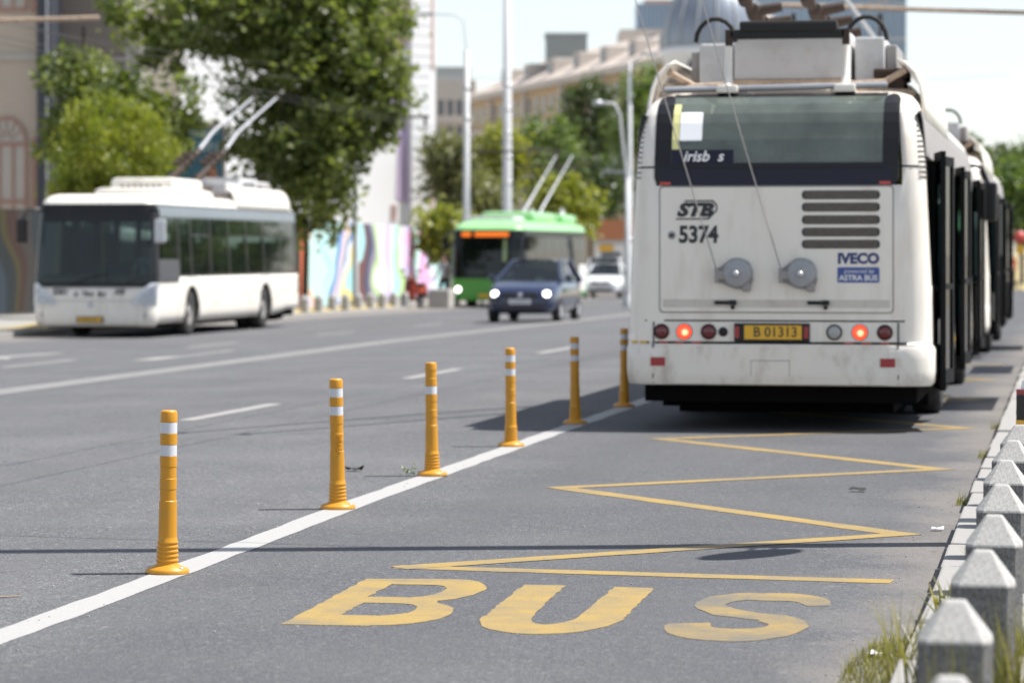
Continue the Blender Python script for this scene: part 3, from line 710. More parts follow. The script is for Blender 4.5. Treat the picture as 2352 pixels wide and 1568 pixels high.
        # rope reels
        for x in (-.33, .195):
            g = MB(); g.lathe([(.0, -.095), (.095, -.095), (.108, -.088), (.118, -.06), (.120, -.03), (.128, -.025), (.128, .05)], 28, (x, .02, 1.30), 'Y'); re_ = smooth_by_angle(g.build('rope_reel', 'reel', t), 30)
            g = MB(); g.lathe([(.0, -.135), (.022, -.132), (.03, -.11)], 12, (x-.005, .02, 1.295), 'Y'); g.build('hub', 'steel', re_)
            g = MB(); g.box(x-.175, x-.09, -.06, .04, 1.245, 1.325, .02).tube([(x-.165, -.05, 1.345), (x-.165, -.05, 1.22)], .018, 8); g.build('guide', 'box_dark', re_)
            g = MB(); g.box(x+.04, x+.11, -.05, .04, 1.15, 1.23, .015); g.build('foot', 'box_dark', re_)
            g = MB(); g.poly([(x-.17, -.02, 1.33), (x-.05, -.02, 1.42), (x+.09, -.02, 1.395), (x+.13, -.02, 1.25), (x+.1, -.02, 1.165), (x-.04, -.02, 1.18), (x-.16, -.02, 1.23)], .06, (0, 1, 0)); g.build('back_plate', 'box_dark', re_)
        # logo: rounded tram-style badge and letters
        g = MB(); LZ = 1.82; lx = -.67
        for z0, z1, xa, xb in ((LZ+.068, LZ+.08, lx-.10, lx+.14), (LZ-.08, LZ-.068, lx-.17, lx+.10)): g.box(xa, xb, .0225, .028, z0, z1)
        out = arc(lx+.115, LZ+.018, .058, .062, 90, -30, 6); inn = arc(lx+.115, LZ+.018, .046, .05, -30, 90, 6)
        g.poly([(p[0], .0225, p[1]) for p in out+[(lx+.10, LZ-.08), (lx+.085, LZ-.07)]+inn], .005, (0, 1, 0))
        g.build('badge_outline', 'ink', ha)
        text('badge_letters', 'STB', .145, 'ink', ha, (lx-.02, .0225, LZ-.004), sx=1.2, shear=.3, off=.009)
        text('fleet_number', number, .19, 'ink', ha, (-.655, .023, 1.612), sx=.86, off=.007)
        g = MB(); g.lathe([(.0, .024), (.035, .024), (.035, .03)], 16, (-.875, 0, 1.612), 'Y'); st = g.build('round_sticker', 'lens_grey', ha)
        g = MB(); g.box(-.893, -.857, .0215, .024, 1.597, 1.627); g.build('sticker_print', 'ink', st)
        text('maker_name', 'IVECO', .115, 'ink_blue', ha, (.655, .023, 1.418), sx=1.02, off=.006)
        g = MB(); S.patch(g, S.rear, .485, .825, 1.225, 1.35, .014, .01, 4, 2, .012); pb = g.build('blue_plate', 'decal_blue', ha)
        text('plate_print', 'powered by', .05, 'ink_white', pb, (.66, .0195, 1.318), shear=.2)
        text('plate_print', 'ASTRA BUS', .062, 'ink_white', pb, (.655, .0195, 1.262), off=.002)
        g = MB(); g.lathe([(.0, .024), (.033, .024), (.033, .03)], 16, (-.84, 0, 1.055), 'Y'); g.build('blue_sticker', 'decal_cyan', ha)
        # lamp strip
        for xa in (-1.04, .33): b = MB(); S.patch(b, S.rear, xa, xa+.64, .742, .892, .010, .02, 4, 2); b.build('lamp_panel', 'bus_white', t)
        for x, kind in ((-.96, 'd'), (-.77, 'l'), (-.57, 'd'), (-.45, 'b'), (.46, 'g'), (.667, 'l'), (.87, 'd')):
            r_ = .036 if kind == 'b' else .06
            g = MB(); g.lathe([(r_*.9, .045), (r_*1.08, .045), (r_*1.08, .012), (r_*.95, .008)], 24, (x, 0, .82), 'Y', False); rg = g.build('lamp_ring', 'bus_trim', t)
            g = MB(); g.lathe([(.0, .004), (r_*.5, .006), (r_*.85, .012), (r_*.97, .02), (r_*.97, .045)], 24, (x, 0, .82), 'Y'); g.build('tail_lamp', {'d': 'lens_dark', 'l': 'lens_lit', 'b': 'rubber', 'g': 'lens_grey'}[kind], t)
            if kind == 'l':
                g = MB(); g.lathe([(.0, -.001), (r_*.35, .0005), (r_*.42, .006)], 16, (x+.005, 0, .815), 'Y'); g.build('bulb_glow', 'lamp_hot', rg)
        g = MB(); g.box(-.36, .26, .012, .04, .742, .892, .006); np_ = g.build('plate_holder', 'bus_trim', t)
        g = MB(); g.box(-.275, .195, .006, .012, .76, .875); g.build('number_plate', 'plate_yellow', np_)
        text('plate_number', plate, .115, 'ink', np_, (-.02, .0045, .817), sx=.95, off=.001)
        for x in (-.335, .232): g = MB(); g.box(x-.018, x+.018, .004, .02, .77, .865); g.build('red_reflector', 'reflector', np_)
        b = MB(); S.patch(b, S.rear, -1.1, 1.03, .905, .918, .002, .012, 10, 1); S.patch(b, S.rear, -1.1, 1.05, .722, .74, .004, .03, 10, 1); b.build('seam', 'bus_trim', t)
        for x in (-.94, -.81, -.67, .58, .72, .87):
            b = MB(); S.patch(b, S.rear, x-.038, x+.038, .725, .739, .008, .006, 2, 1); b.build('red_tape', 'red_mark', t)
        for x in (-1.19, -1.11):
            b = MB(); S.patch(b, S.rear, x-.03, x+.03, .724, .742, .008, .006, 2, 1); b.build('yellow_tape', 'plate_yellow', t)
        # bumper with corner pieces and reflectors
        b = MB(); b.smooth = True
        S.patch(b, S.rear, -1.015, .965, .395, .705, .018, .05, 12, 6, .02); bp = smooth_by_angle(b.build('bumper', 'bus_grimy', t), 40)
        for x in (-.985, .895):
            g = MB(); S.patch(g, S.rear, x-.06, x+.06, .54, .61, .026, .01, 3, 1); g.build('bumper_reflector', 'reflector', bp)
        for (xa, xb, za, zc) in ((-.22, .10, .584, .590), (-.22, -.215, .46, .59), (.095, .10, .46, .59)):
            g = MB(); S.patch(g, S.rear, xa, xb, za, zc, .0195, .004, 2, 1); g.build('tow_cover_seam', 'box_dark', bp)
        for s in (-1, 1):
            g = MB(); g.smooth = True; n0 = [(.97 if s > 0 else 9.03), None]
            us_ = [(.86 if s > 0 else 9.14)+s*q*(1.3/10) for q in range(11)]
            F_ = []
            for z in (.385, .41, .5, .6, .68, .71):
                row = []
                for u_ in us_:
                    p, n = S.u(u_, z); o_ = .022 if .4 < z < .7 else .006; row.append((p[0]+n[0]*o_, p[1]+n[1]*o_, z))
                F_.append(row)
            g.grid(F_); g.build('bumper_corner', 'bus_grimy', t)
        # louvres in the upper rear corners
        for s in (-1, 1):
            g = MB()
            for k in range(13):
                z = 2.08+k*.042; du = .0
                ua = [(1.5+q*.09) if s > 0 else (8.5-q*.09) for q in range(6)]
                for zz_, o_ in ((z, .010),):
                    F_ = [[(*[S.u(u_, zq)[0][i]+S.u(u_, zq)[1][i]*oo for i in (0, 1)], zq) for u_ in ua] for zq, oo in ((z, .003), (z+.014, .014), (z+.016, .002))]
                    g.grid(F_)
            g.build('louvre', 'box_dark', t)
    # --- front face
    if front:
        b = MB(); b.smooth = True
        S.patch(b, lambda a, z: S.u(a, z), 3.02, 6.98, 2.26, 2.61, .004, .03, 24, 3); S.patch(b, lambda a, z: S.u(a, z), 3.02, 6.98, 1.0, 1.1, .004, .03, 24, 2)
        for a0, a1 in ((3.0, 3.55), (6.45, 7.0)): S.patch(b, lambda a, z: S.u(a, z), a0, a1, 1.05, 2.3, .003, .05, 6, 6)
        wf = b.build('windscreen_frame', 'bus_trim', t)
        b = MB(); b.smooth = True; S.patch(b, lambda a, z: S.u(a, z), 3.5, 6.5, 1.09, 2.27, .006, .008, 24, 8); ws = b.build('windscreen', 'glass_bus', t)
        for x in (-.55, .45):
            g = MB(); g.tube([(x, 12.01, 1.06), (x-.35, 12.0, 1.18), (x-.75, 11.99, 1.27)], .014, 6); g.build('wiper', 'rubber', ws)
        b = MB(); b.box(-1.05, 1.05, 11.1, 11.85, .34, 1.08, .05).box(-1.0, -.2, 10.95, 11.3, .9, 1.2, .05); b.build('dashboard', 'box_dark', t)
        b = MB(); b.box(.2, .34, 11.75, 11.78, 1.13, 1.22); b.build('dash_sign', 'decal_cyan', t)
        g = MB(); g.tube([(-.62+.22*math.cos(R(a)), 11.05+.08*math.sin(R(a)), 1.3+.19*math.sin(R(a))) for a in range(0, 361, 30)], .018, 6); g.build('steering_wheel', 'rubber', t)
        b = MB(); S.patch(b, S.front, -1.12, 1.12, .735, .748, .004, .008, 10, 1); S.patch(b, S.front, -1.02, -1.012, .3, .74, .004, .008, 1, 3); S.patch(b, S.front, 1.012, 1.02, .3, .74, .004, .008, 1, 3); b.build('seam', 'box_dark', t)
        for s in (-1, 1):
            # triangular lamp cluster wrapping the corner
            F_, q = [], MB()
            for k in range(7):
                z = .66+.42*k/6; xi = .72+.40*(k/6)**1.2; xo = 1.235
                row = []
                for j in range(6):
                    x = s*(xi+(xo-xi)*j/5); p, n = S.front(x, z); row.append((p[0]+n[0]*.010, p[1]+n[1]*.010, z))
                F_.append(row)
            q.smooth = True; q.grid(F_); hl = q.build('headlight', 'lamp_bowl', t)
            q = MB(); q.smooth = True; q.grid([[(x+0*s, y+.022, z) for x, y, z in r_] for r_ in F_]); q.build('lens', 'glass_clear', hl)
            for (x, z, r_) in ((.85, .735, .06), (1.03, .76, .075), (1.10, .915, .055)):
                p, n = S.front(s*x, z); q = MB(); q.lathe([(.0, -.02), (r_*.6, -.012), (r_, .014), (r_*1.1, .014)], 18, (p[0], p[1]+.004, z), 'Y', False); q.build('reflector_bowl', 'box_grey', hl)
            q = MB(); q.lathe([(.0, .012), (.045, .012), (.05, .0)], 16, (s*1.02, 11.985, .47), 'Y'); q.build('fog_lamp', 'lens_grey', t)
            # mirror
            q = MB(); q.tube([(s*1.1, 11.75, 2.52), (s*1.3, 12.05, 2.5), (s*1.38, 12.15, 2.3)], .025, 8); mr = q.build('mirror', 'bus_trim', t)
            q = MB(); q.box(s*1.38-.11, s*1.38+.11, 12.1, 12.2, 1.85, 2.32, .05); q.build('mirror_shell', 'bus_trim' if s > 0 else 'alu', mr)
        text('fleet_number', number, .17, 'ink', t, (.66, 11.994, .905), (R(90), 0, R(180)), sx=.9, off=.008)
        text('lettering', 'A  TRA  BU', .13, 'ink', t, (.07, 11.995, .86), (R(90), 0, R(180)), off=.006)
        g = MB()
        for z0, z1, xa, xb in ((.953, .963, -.66, -.42), (.85, .86, -.62, -.38)): g.box(xa, xb, 11.975, 11.996, z0, z1)
        g.build('badge_outline', 'ink', t); text('badge_letters', 'STB', .10, 'ink', t, (-.52, 11.994, .905), (R(90), 0, R(180)), sx=1.1, shear=.3, off=.006)
        g = MB(); g.lathe([(.05, .0), (.062, .012), (.055, .016), (.045, .004), (.0, .004)], 20, (.05, 11.997, .665), 'Y', False); g.build('emblem', 'alu', t)
        g = MB(); g.box(-.2, .33, 11.98, 12.012, .315, .44, .006); np_ = g.build('plate_holder', 'bus_trim', t)
        g = MB(); g.box(-.17, .30, 12.010, 12.016, .33, .425); g.build('number_plate', 'plate_yellow', np_)
        text('plate_number', 'B 01251', .10, 'ink', np_, (.065, 12.0175, .378), (R(90), 0, R(180)))
    # side rub seam and small lamps
    for sgn, fn in ((1, S.right), (-1, S.left)):
        b = MB()
        for y0, y1 in ((.25, 2.62), (3.9, 8.72), (9.98, 11.7)):
            if sgn > 0 and right_doors:
                if y0 < 1: y0 = 1.8
                if y0 == 3.9: S.patch(b, fn, 6.35, 8.72, .79, .802, .003, .008, 3, 1); y1 = 5.05
                if y0 > 9: y1 = 10.3
            S.patch(b, fn, y0, y1, .79, .802, .003, .008, 3, 1)
        b.build('side_seam', 'box_dark', t)
        for y in (2.4, 4.6, 7.5, 10.2):
            b = MB(); S.patch(b, fn, y-.05, y+.05, .62, .66, .010, .012, 1, 1); b.build('side_marker', 'plate_yellow', t)
    # --- roof gear
    def hump(nm, x0, x1, y0, y1, z0, z1, m, bev=.12):
        q = MB(); q.box(x0, x1, y0, y1, z0, z1, bev); return smooth_by_angle(q.build(nm, m, t), 30)
    hump('roof_fairing', -.80, .80, 5.9, 9.5, 2.6, 2.98, 'bus_white', .16)
    ac = hump('air_conditioner', -.68, .68, 6.4, 8.7, 2.8, 3.2, 'bus_white', .12)
    for k in range(7):
        q = MB(); xk = .45-k*.13; q.poly([(xk, 8.702, 3.0), (xk-.085, 8.702, 3.0), (xk-.06, 8.702, 3.06), (xk-.03, 8.702, 3.06)], .006, (0, 1, 0)); q.build('air_slot', 'ink', ac)
    for s in (-1, 1):   # curved fairing shells at the rear, open behind
        q = MB(); F_ = []; q.smooth = True
        prof = [(1.155, 2.58), (1.15, 2.72), (1.125, 2.86), (1.08, 2.97), (1.0, 3.05), (.93, 3.08)]
        ysf = [(.62, .0), (.8, 0), (1.2, 0), (5.3, 0), (5.45, .05)]
        for y_, ins in ysf: F_.append([(s*(px-ins), y_+(.16*(pz-2.58) if y_ < 1 else 0), pz) for px, pz in prof])
        q.grid(F_); o = q.build('side_fairing', 'bus_white', t); md = o.modifiers.new('thickness', 'SOLIDIFY'); md.thickness = .03; md.offset = 0
        q = MB(); q.tube([(s*1.0, .75, 3.0), (s*.72, .85, 2.84)], .03, 8).tube([(s*1.08, .8, 2.80), (s*.55, .8, 2.83)], .035, 8); q.build('fairing_strut', 'rust_light', o)
    q = MB(); q.tube([(-1.0, .52, 2.835), (.86, .52, 2.86)], .028, 10); q.build('rear_rail', 'steel', t)
    for x in (-.47, .51):
        q = MB(); q.tube([(x, .53, 2.84), (x, .60, 2.95), (x, .62, 3.2)], [.05, .036, .033], 10).box(x-.09, x+.09, .44, .62, 2.80, 2.87, .02); q.build('post', 'bus_white', t)
        q = MB(); q.tube([(x, .62, 3.19), (x, .63, 3.3)], .03, 8).box(x-.03, x+.03, .6, .66, 3.22, 3.34); q.build('bracket', 'rust', t)
    q = MB(); q.box(-.47, .51, .6, .68, 3.26, 3.34, .015).box(-.38, .44, .58, .74, 3.32, 3.41, .025); q.build('buffer_bar', 'rubber', t)
    q = MB(); q.box(-.47, .52, 1.0, 2.6, 2.93, 3.34, .02); eb = q.build('resistor_box', 'box_grey', t)
    q = MB(); q.box(-.46, .51, .99, 1.0, 2.90, 2.945).box(-.46, .51, .985, 1.0, 3.325, 3.345); q.build('box_edge', 'rust_light', eb)
    for bx in ((-.78, -.50, 1.1, 2.4, 2.90, 3.26), (.55, .80, 1.1, 2.4, 2.90, 3.30)): q = MB(); q.box(*bx, .02); q.build('converter_box', 'box_grey', t)
    for bx in ((-.86, -.785, 1.2, 2.2, 2.92, 3.2), (.805, .9, 1.2, 2.2, 2.95, 3.24)): q = MB(); q.box(*bx, .02); q.build('cooling_fins', 'box_dark', t)
    q = MB(); q.box(.72, 1.0, .9, 1.6, 2.93, 3.02, .02).box(.74, .98, .85, 1.5, 2.82, 2.93, .02); q.build('choke', 'rust', t)
    q = MB(); q.tube([(-1.05, .8, 2.86), (-.45, .8, 2.88)], .035, 8).tube([(.55, .8, 2.88), (.85, .8, 2.9)], .03, 8).box(-.5, .55, .8, 1.0, 2.88, 2.925); q.build('cross_member', 'rust_light', t)
    for x in (-.35, .3):
        q = MB(); q.box(x-.07, x+.07, .65, .78, 2.83, 2.87, .015); q.build('cable_gland', 'bus_white', t)
    q = MB(); q.box(-.95, .95, 2.7, 5.2, 2.8, 2.98, .03); q.build('equipment_deck', 'box_dark', t)
    q = MB(); q.box(-.7, .2, 3.2, 4.6, 2.98, 3.2, .03).box(.3, .75, 2.9, 4.8, 2.98, 3.12, .03); q.build('inverter', 'box_grey', t)
    for x, y0 in ((-.62, .95), (.66, .95)):
        q = MB(); q.tube([(x+.17*math.cos(R(a)), y0, 3.26+.2*math.sin(R(a))) for a in range(180, -1, -20)], .02, 8); q.build('cable_loop', 'rubber', t)
    # trolley bases with springs, and the poles
    q = MB(); q.box(-.55, .55, 5.2, 6.1, 2.8, 3.08, .03); tb = q.build('trolley_base', 'rust', t)
    q = MB(); q.box(.28, .7, 5.0, 5.3, 2.95, 3.25, .03); q.build('contactor_box', 'box_grey', tb)
    ends = []
    for s in (-1, 1):
        px = s*.3; base = Vector((px, 5.6, 3.22)); tip = Vector(poles[0 if s < 0 else 1]) if poles else Vector((px-1.3, .2, 5.6))
        d = (tip-base).normalized(); ends.append(tip)
        q = MB(); q.lathe([(.0, 0), (.16, 0), (.16, .08), (.10, .12), (.1, .2), (.0, .2)], 16, (px, 5.6, 3.06)); q.tube([base, base+d*.9], [.075, .05], 10)
        for k in range(7): q.tube([base+d*(.1+.11*k)-Vector((0, 0, .07)), base+d*(.155+.11*k)-Vector((0, 0, .07))], .05 if k % 2 else .03, 8)
        for k, (f, r_) in enumerate(((.95, .09), (1.1, .06), (1.22, .10), (1.38, .06), (1.5, .085), (1.68, .05), (1.8, .075))):
            q.tube([base+d*(f-.05), base+d*(f+.06)], [r_, r_*.8], 10)
            if k in (0, 2, 4): q.tube([base+d*f, base+d*(f+.05)+Vector((.28, .05, .03))], [.06, .045], 8)
        q.tube([base+d*.25+Vector((-.1, 0, 0)), base+d*.25+Vector((.12, 0, 0))], .035, 8); q.build('pole_socket', 'rust', t)
        q = MB(); q.tube([base+d*1.7, base+(tip-base)*.5+Vector((0, 0, .12)), tip], [.042, .034, .024], 10); q.build('trolley_pole', 'alu', t)
        q = MB(); q.box(tip.x-.03, tip.x+.03, tip.y-.1, tip.y+.1, tip.z-.04, tip.z+.04, .01); q.build('current_shoe', 'rust', t)
    if rear:
        for s, x in ((0, -.50), (1, .03)):
            tip = ends[s]; a = Vector((x, -.03, 1.33)); q = MB(); m_ = a.lerp(tip, .5)-Vector((0, 0, .05)); q.tube([a, a.lerp(m_, .5)-Vector((0, 0, .01)), m_, tip], .0055, 6); q.build('pole_rope', 'box_dark', t)
    return t

PB = [(-1.75, -.2, 5.62), (-1.18, -.3, 5.62)]
trolleybus('trolleybus', 'dirty white trolleybus stopped at the kerb, seen from behind, number 5374', (-2.35, 24.4, 0), 0, '5374', 'B 01313', True, True, right_doors=True, poles=PB)
trolleybus('trolleybus', 'white trolleybus standing ahead of bus 5374 at the right kerb', (-2.33, 41.2, gz(0, 50)), 0, '5362', 'B 01298', False, False, right_doors=True, poles=PB, rseed=2)
LB = (-18.82, 67.22, -.2)      # the rear axle end of the left bus; its front points back at us
lb = trolleybus('trolleybus', 'white trolleybus with black windscreen driving towards the camera on the left, number 5351', (LB[0], LB[1], LB[2]), R(180+1.3), '5351', 'B 01251', False, True, poles=[(-.87, .6, 5.26), (-.3, .6, 5.26)], rseed=3)

# ------------------------------------------------------------------ green low-floor trolleybus
mat('bus_green', (.075, .33, .05), .35, .06, 2, coat=.4); mat('bus_green_light', (.30, .62, .26), .35, .05, 2, coat=.4)
mat('led_amber', (.5, .12, .01), .4, .05, 5, emit=.55, ecol=(1, .20, .02)); mat('headlamp_on', (1, .97, .9), .3, .0, 5, emit=3.2, ecol=(1, .97, .88)); mat('headlamp_dim', (.9, .9, .88), .3, 0, 5, emit=1., ecol=(1, .97, .92))
GLV = [(.25, 1.2, .1, 11.9, .2, .35), (.4, 1.26, .02, 11.98, .2, .4), (1.0, 1.27, .0, 12.0, .2, .45), (1.9, 1.25, .03, 11.94, .2, .45), (2.62, 1.2, .12, 11.8, .2, .42), (2.74, 1.15, .2, 11.62, .2, .42), (2.84, 1.02, .35, 11.3, .2, .42), (2.9, .8, .6, 10.9, .2, .3)]
def green_bus(loc, rz):
    t = thing('trolleybus', 'green trolleybus with orange destination display behind the dark blue car', 'trolleybus', loc, rz); S = Shell(GLV)
    us = sorted(set([0, .5, 2.5, 4.5, 5, 5.5, 7.5, 9.5, 10] + [i+k/6 for i in (1, 3, 6, 8) for k in range(7)]))
    for nm, zr, m in (('lower_body', [.25, .4, .7, 1.0], 'bus_green'), ('roof', [2.55, 2.62, 2.68, 2.74, 2.79, 2.84, 2.9], 'bus_green_light')):
        b = MB(); b.smooth = True; b.grid([[(*S.u(u % 10, z)[0], z) for u in us] for z in zr])
        if nm == 'roof': tp = [(*S.u(u % 10, 2.9)[0], 2.9) for u in us[:-1]]; b.add(tp, [tuple(range(len(tp)))])
        b.build(nm, m, t)
    F = lambda a, z: S.u(a, z)
    b = MB(); b.smooth = True; S.patch(b, F, 3.0, 7.0, 2.28, 2.57, .004, .03, 24, 2); S.patch(b, F, 3.0, 7.0, .98, 1.08, .004, .03, 24, 1)
    for a0, a1 in ((2.98, 3.4), (6.6, 7.02)): S.patch(b, F, a0, a1, 1.0, 2.5, .003, .04, 6, 3)
    for fn in (S.left, S.right): S.patch(b, fn, .25, 11.5, 2.38, 2.57, .003, .03, 6, 2)
    b.build('black_mask', 'bus_trim', t)
    b = MB(); b.smooth = True; S.patch(b, F, 3.35, 6.65, 1.07, 2.3, .005, .008, 24, 6); b.build('windscreen', 'glass_bus', t)
    b = MB(); S.patch(b, S.front, .55, .86, 2.36, 2.5, .010, .008, 3, 1); S.patch(b, S.front, -.72, .42, 2.36, 2.5, .010, .008, 5, 1); b.build('destination_display', 'led_amber', t)
    for fn, sg in ((S.left, -1), (S.right, 1)):
        for k in range(7):
            b = MB(); S.patch(b, fn, .4+1.58*k, 1.9+1.58*k, 1.02, 2.37, .003, .01, 2, 2, .04); b.build('window', 'glass_door', t)
            b = MB(); S.patch(b, fn, 1.9+1.58*k, 1.98+1.58*k, 1.0, 2.4, .002, .04, 1, 2); b.build('pillar', 'bus_trim', t)
    b = MB(); S.patch(b, S.left, .5, 1.9, .45, 1.4, .006, .004, 2, 2); b.build('white_decal', 'ink_white', t)
    b = MB(); b.box(-1.1, 1.1, .3, 11.5, .26, .36).box(-1.15, 1.15, 3, 3.1, .3, 2.6); b.build('floor', 'floor_grey', t)
    for y in (2, 4, 6, 8):
        for x in (-.8, .8): b = MB(); b.box(x-.25, x+.25, y, y+.08, .7, 1.5, .02).box(x-.25, x+.25, y, y+.45, .66, .76, .02); b.build('seat', 'seat', t)
    for ya, yb, zt_ in ((4.3, 8.6, 3.22), (.5, 3.1, 3.2)): b = MB(); b.box(-.95, .95, ya, yb, 2.8, zt_, .2); smooth_by_angle(b.build('roof_cover', 'bus_green_light', t), 40)
    b = MB(); b.box(-.6, .95, 8.3, 10.3, 2.86, 3.04, .08); b.build('white_cover', 'box_grey', t)
    for s in (-1, 1):
        for y in (3.2, 9.2): wheel(t, s*1.1, y, .47, .47, .28, s)
        b = MB(); p, n = S.front(s*.95, .62); b.lathe([(.0, .03), (.09, .02), (.1, -.02)], 18, (p[0], p[1], .62), 'Y'); b.build('headlight', 'headlamp_on' if s > 0 else 'headlamp_dim', t)
        b = MB(); b.tube([(s*1.1, 11.6, 2.5), (s*1.35, 12.0, 2.4)], .03, 6).box(s*1.36-.1, s*1.36+.1, 11.95, 12.05, 1.9, 2.35, .04); b.build('mirror', 'bus_trim', t)
        b = MB(); b.tube([(s*.3, 4.5, 3.0), (s*.3, 4.2, 3.3), (s*.3-.25, -.6, 5.4)], [.06, .045, .025], 8); b.build('trolley_pole', 'alu', t)
        b = MB(); b.tube([(s*.55, 1.2, 2.9), (s*.55, 1.2, 3.35), (s*.55, 1.5, 3.4), (s*.55, 1.7, 2.9)], .05, 8); b.build('pole_rest', 'alu', t)
    b = MB(); b.box(-.26, .26, 11.98, 12.0, .36, .47); b.build('number_plate', 'plate_yellow', t)
    return t
green_bus((-18.9+.25, 108.3, gz(-19, 100)), R(180-1.0))

# ------------------------------------------------------------------ cars
mat('paint_blue', (.005, .014, .055), .25, .08, 2, coat=.8); mat('paint_white', (.74, .75, .76), .3, .03, 2, coat=.6); mat('paint_silver', (.42, .44, .47), .3, .05, 2, coat=.6); mat('paint_teal', (.05, .18, .2), .35, .05, 2, coat=.4)
mat('plate_white', (.75, .75, .75), .4); mat('chrome', (.7, .7, .72), .15, .02, 3, metal=1)
def car(label, loc, rz, paint, lights='headlamp_dim', van=False, plate='B 07 KRD'):
    t = thing('car', label, 'car', loc, rz, 'cars on the far carriageway'); hgt = 1.47 if not van else 1.74
    st = [(0, .62, .42, .80), (.06, .76, .30, .98), (.25, .83, .24, 1.0), (.8, .865, .20, .99), (1.5, .87, .20, .97), (2.4, .87, .20, .96), (2.95, .865, .20, .985), (3.25, .855, .20, .95), (3.65, .83, .21, .87), (3.92, .77, .22, .78), (4.03, .68, .26, .66), (4.07, .56, .34, .56)]
    rows = []
    for y, hw, z0, z1 in st:
        prof = [(0, z0), (hw*.8, z0), (hw*.96, z0+.06), (hw, z0+(z1-z0)*.45), (hw*.985, z0+(z1-z0)*.75), (hw*.93, z1-.03), (hw*.82, z1), (hw*.4, z1+.012), (0, z1+.015)]
        ring = [(x, y, z) for x, z in prof] + [(-x, y, z) for x, z in prof[-2:0:-1]]; rows.append(ring+[ring[0]])
    b = MB(); b.smooth = True; b.grid(rows); b.add(rows[0][:-1], [tuple(range(16))]); b.add(rows[-1][:-1], [tuple(range(16))])
    me = b.mesh('body'); bm = bmesh.new(); bm.from_mesh(me); bmesh.ops.remove_doubles(bm, verts=bm.verts, dist=.0005); bmesh.ops.recalc_face_normals(bm, faces=bm.faces); bm.to_mesh(me); bm.free()
    o = link('body', me, paint, t)
    ss = o.modifiers.new('s', 'SUBSURF'); ss.levels = 2; ss.render_levels = 2
    cut = MB()
    for y in (.75, 3.3): cut.lathe([(.335, -1.2), (.335, -.60)], 24, (0, y, .31), 'X').lathe([(.335, .60), (.335, 1.2)], 24, (0, y, .31), 'X')
    co = cut.build('cut', paint); bo = o.modifiers.new('b', 'BOOLEAN'); bo.object = co; bo.solver = 'EXACT'
    me2 = evaluated(o, 'body'); o.modifiers.clear(); o.data = me2; me2.name = 'body'; bpy.data.objects.remove(co)
    # greenhouse
    zb, zt = .955, hgt-.03
    lo = [(.18, .72), (.6, .80), (2.5, .80), (2.72, .79), (3.0, .72), (3.12, .4), (3.12, -.4)]
    def gh(ytop0, ytop1, f): pass
    yb0, yb1, yt0, yt1, wb, wt = (.16, 3.05, .5, 1.98, .80, .57) if not van else (.08, 3.05, .2, 2.35, .82, .68)
    def P(f, a, s):   # f height fraction, a along 0..1
        e = f**.8; y0 = yb0+(yt0-yb0)*e; y1 = yb1+(yt1-yb1)*f; return Vector((s*(wb+(wt-wb)*e), y0+(y1-y0)*a, zb+(zt-zb)*f))
    for s in (-1, 1):
        for a0, a1 in ((.10, .44), (.47, .86)):
            q = MB(); q.grid([[P(f, a, s) for a in (a0+(.02 if f > .5 else 0), (a0+a1)/2, a1-(f*.10 if a1 > .8 else 0))] for f in (.04, .5, .9)]); q.build('side_window', 'glass_car', t)
        q = MB(); q.tube([P(0, 1.0, s), P(.5, 1.0, s), P(1, 1.0, s)], .04, 6).tube([P(0, .455, s), P(1, .455, s)], .035, 6).tube([P(0, .02, s), P(1, .04, s)], .07, 6).tube([P(1, 0, s), P(1, .5, s), P(1, 1, s)], .04, 6); q.build('pillar', paint, t)
        q = MB(); q.box(s*.86-.02, s*.86+.16*s if s > 0 else s*.86+.02, 2.62, 2.74, .98, 1.12, .03) if s > 0 else q.box(-1.02, -.84, 2.62, 2.74, .98, 1.12, .03); q.build('door_mirror', paint, t)
        for y in (.75, 3.3): wheel(t, s*.76, y, .31, .31, .2, s, .62, 'alu')
        q = MB(); q.smooth = True; q.lathe([(.0, .05), (.05, .04), (.085, .0), (.085, -.08)], 16, (s*.61, 3.985, .67), 'Y'); hl = q.build('headlight', lights, t)
        q = MB(); q.box(s*.52-.1, s*.52+.1, 4.0, 4.045, .36, .44, .02); q.build('fog_lamp_recess', 'ink', t)
        q = MB(); q.box(s*.72-.05, s*.72+.05, -.01, .1, .72, .95, .02); q.build('tail_light', 'reflector', t)
    q = MB(); q.grid([[P(f, 1.0, -1).lerp(P(f, 1.0, 1), k/6)+Vector((0, .09*(1-(k/3-1)**2), 0)) for k in range(7)] for f in (0, .33, .66, 1)]); q.smooth = True; q.build('windscreen', 'glass_car', t)
    q = MB(); q.grid([[P(f, 0, -1).lerp(P(f, 0, 1), k/4) for k in range(5)] for f in (0.1, .5, 1)]); q.build('rear_window', 'glass_car', t)
    q = MB(); q.smooth = True
    q.grid([[P(1, a, -1).lerp(P(1, a, 1), k/6)+Vector((0, .09*(1-(k/3-1)**2)*(1 if a == 1 else 0), .05*(1-(k/3-1)**2)*(.6+a*.2)+.012)) for k in range(7)] for a in (0, .3, .6, .85, 1)]); rf = q.build('roof', paint, t)
    md = rf.modifiers.new('t', 'SOLIDIFY'); md.thickness = .03; md.offset = -1
    q = MB(); q.box(-.7, .7, .5, 2.9, .4, .6).box(-.65, -.1, 1.3, 1.5, .6, 1.2, .06).box(.1, .65, 1.3, 1.5, .6, 1.2, .06).box(-.7, .7, 2.6, 3.0, .6, .95, .05); q.build('cabin', 'box_dark', t)
    q = MB(); q.box(-.42, .42, 3.95, 4.06, .58, .72, .02).box(-.5, .5, 4.02, 4.075, .30, .42, .02); q.build('grille', 'ink', t)
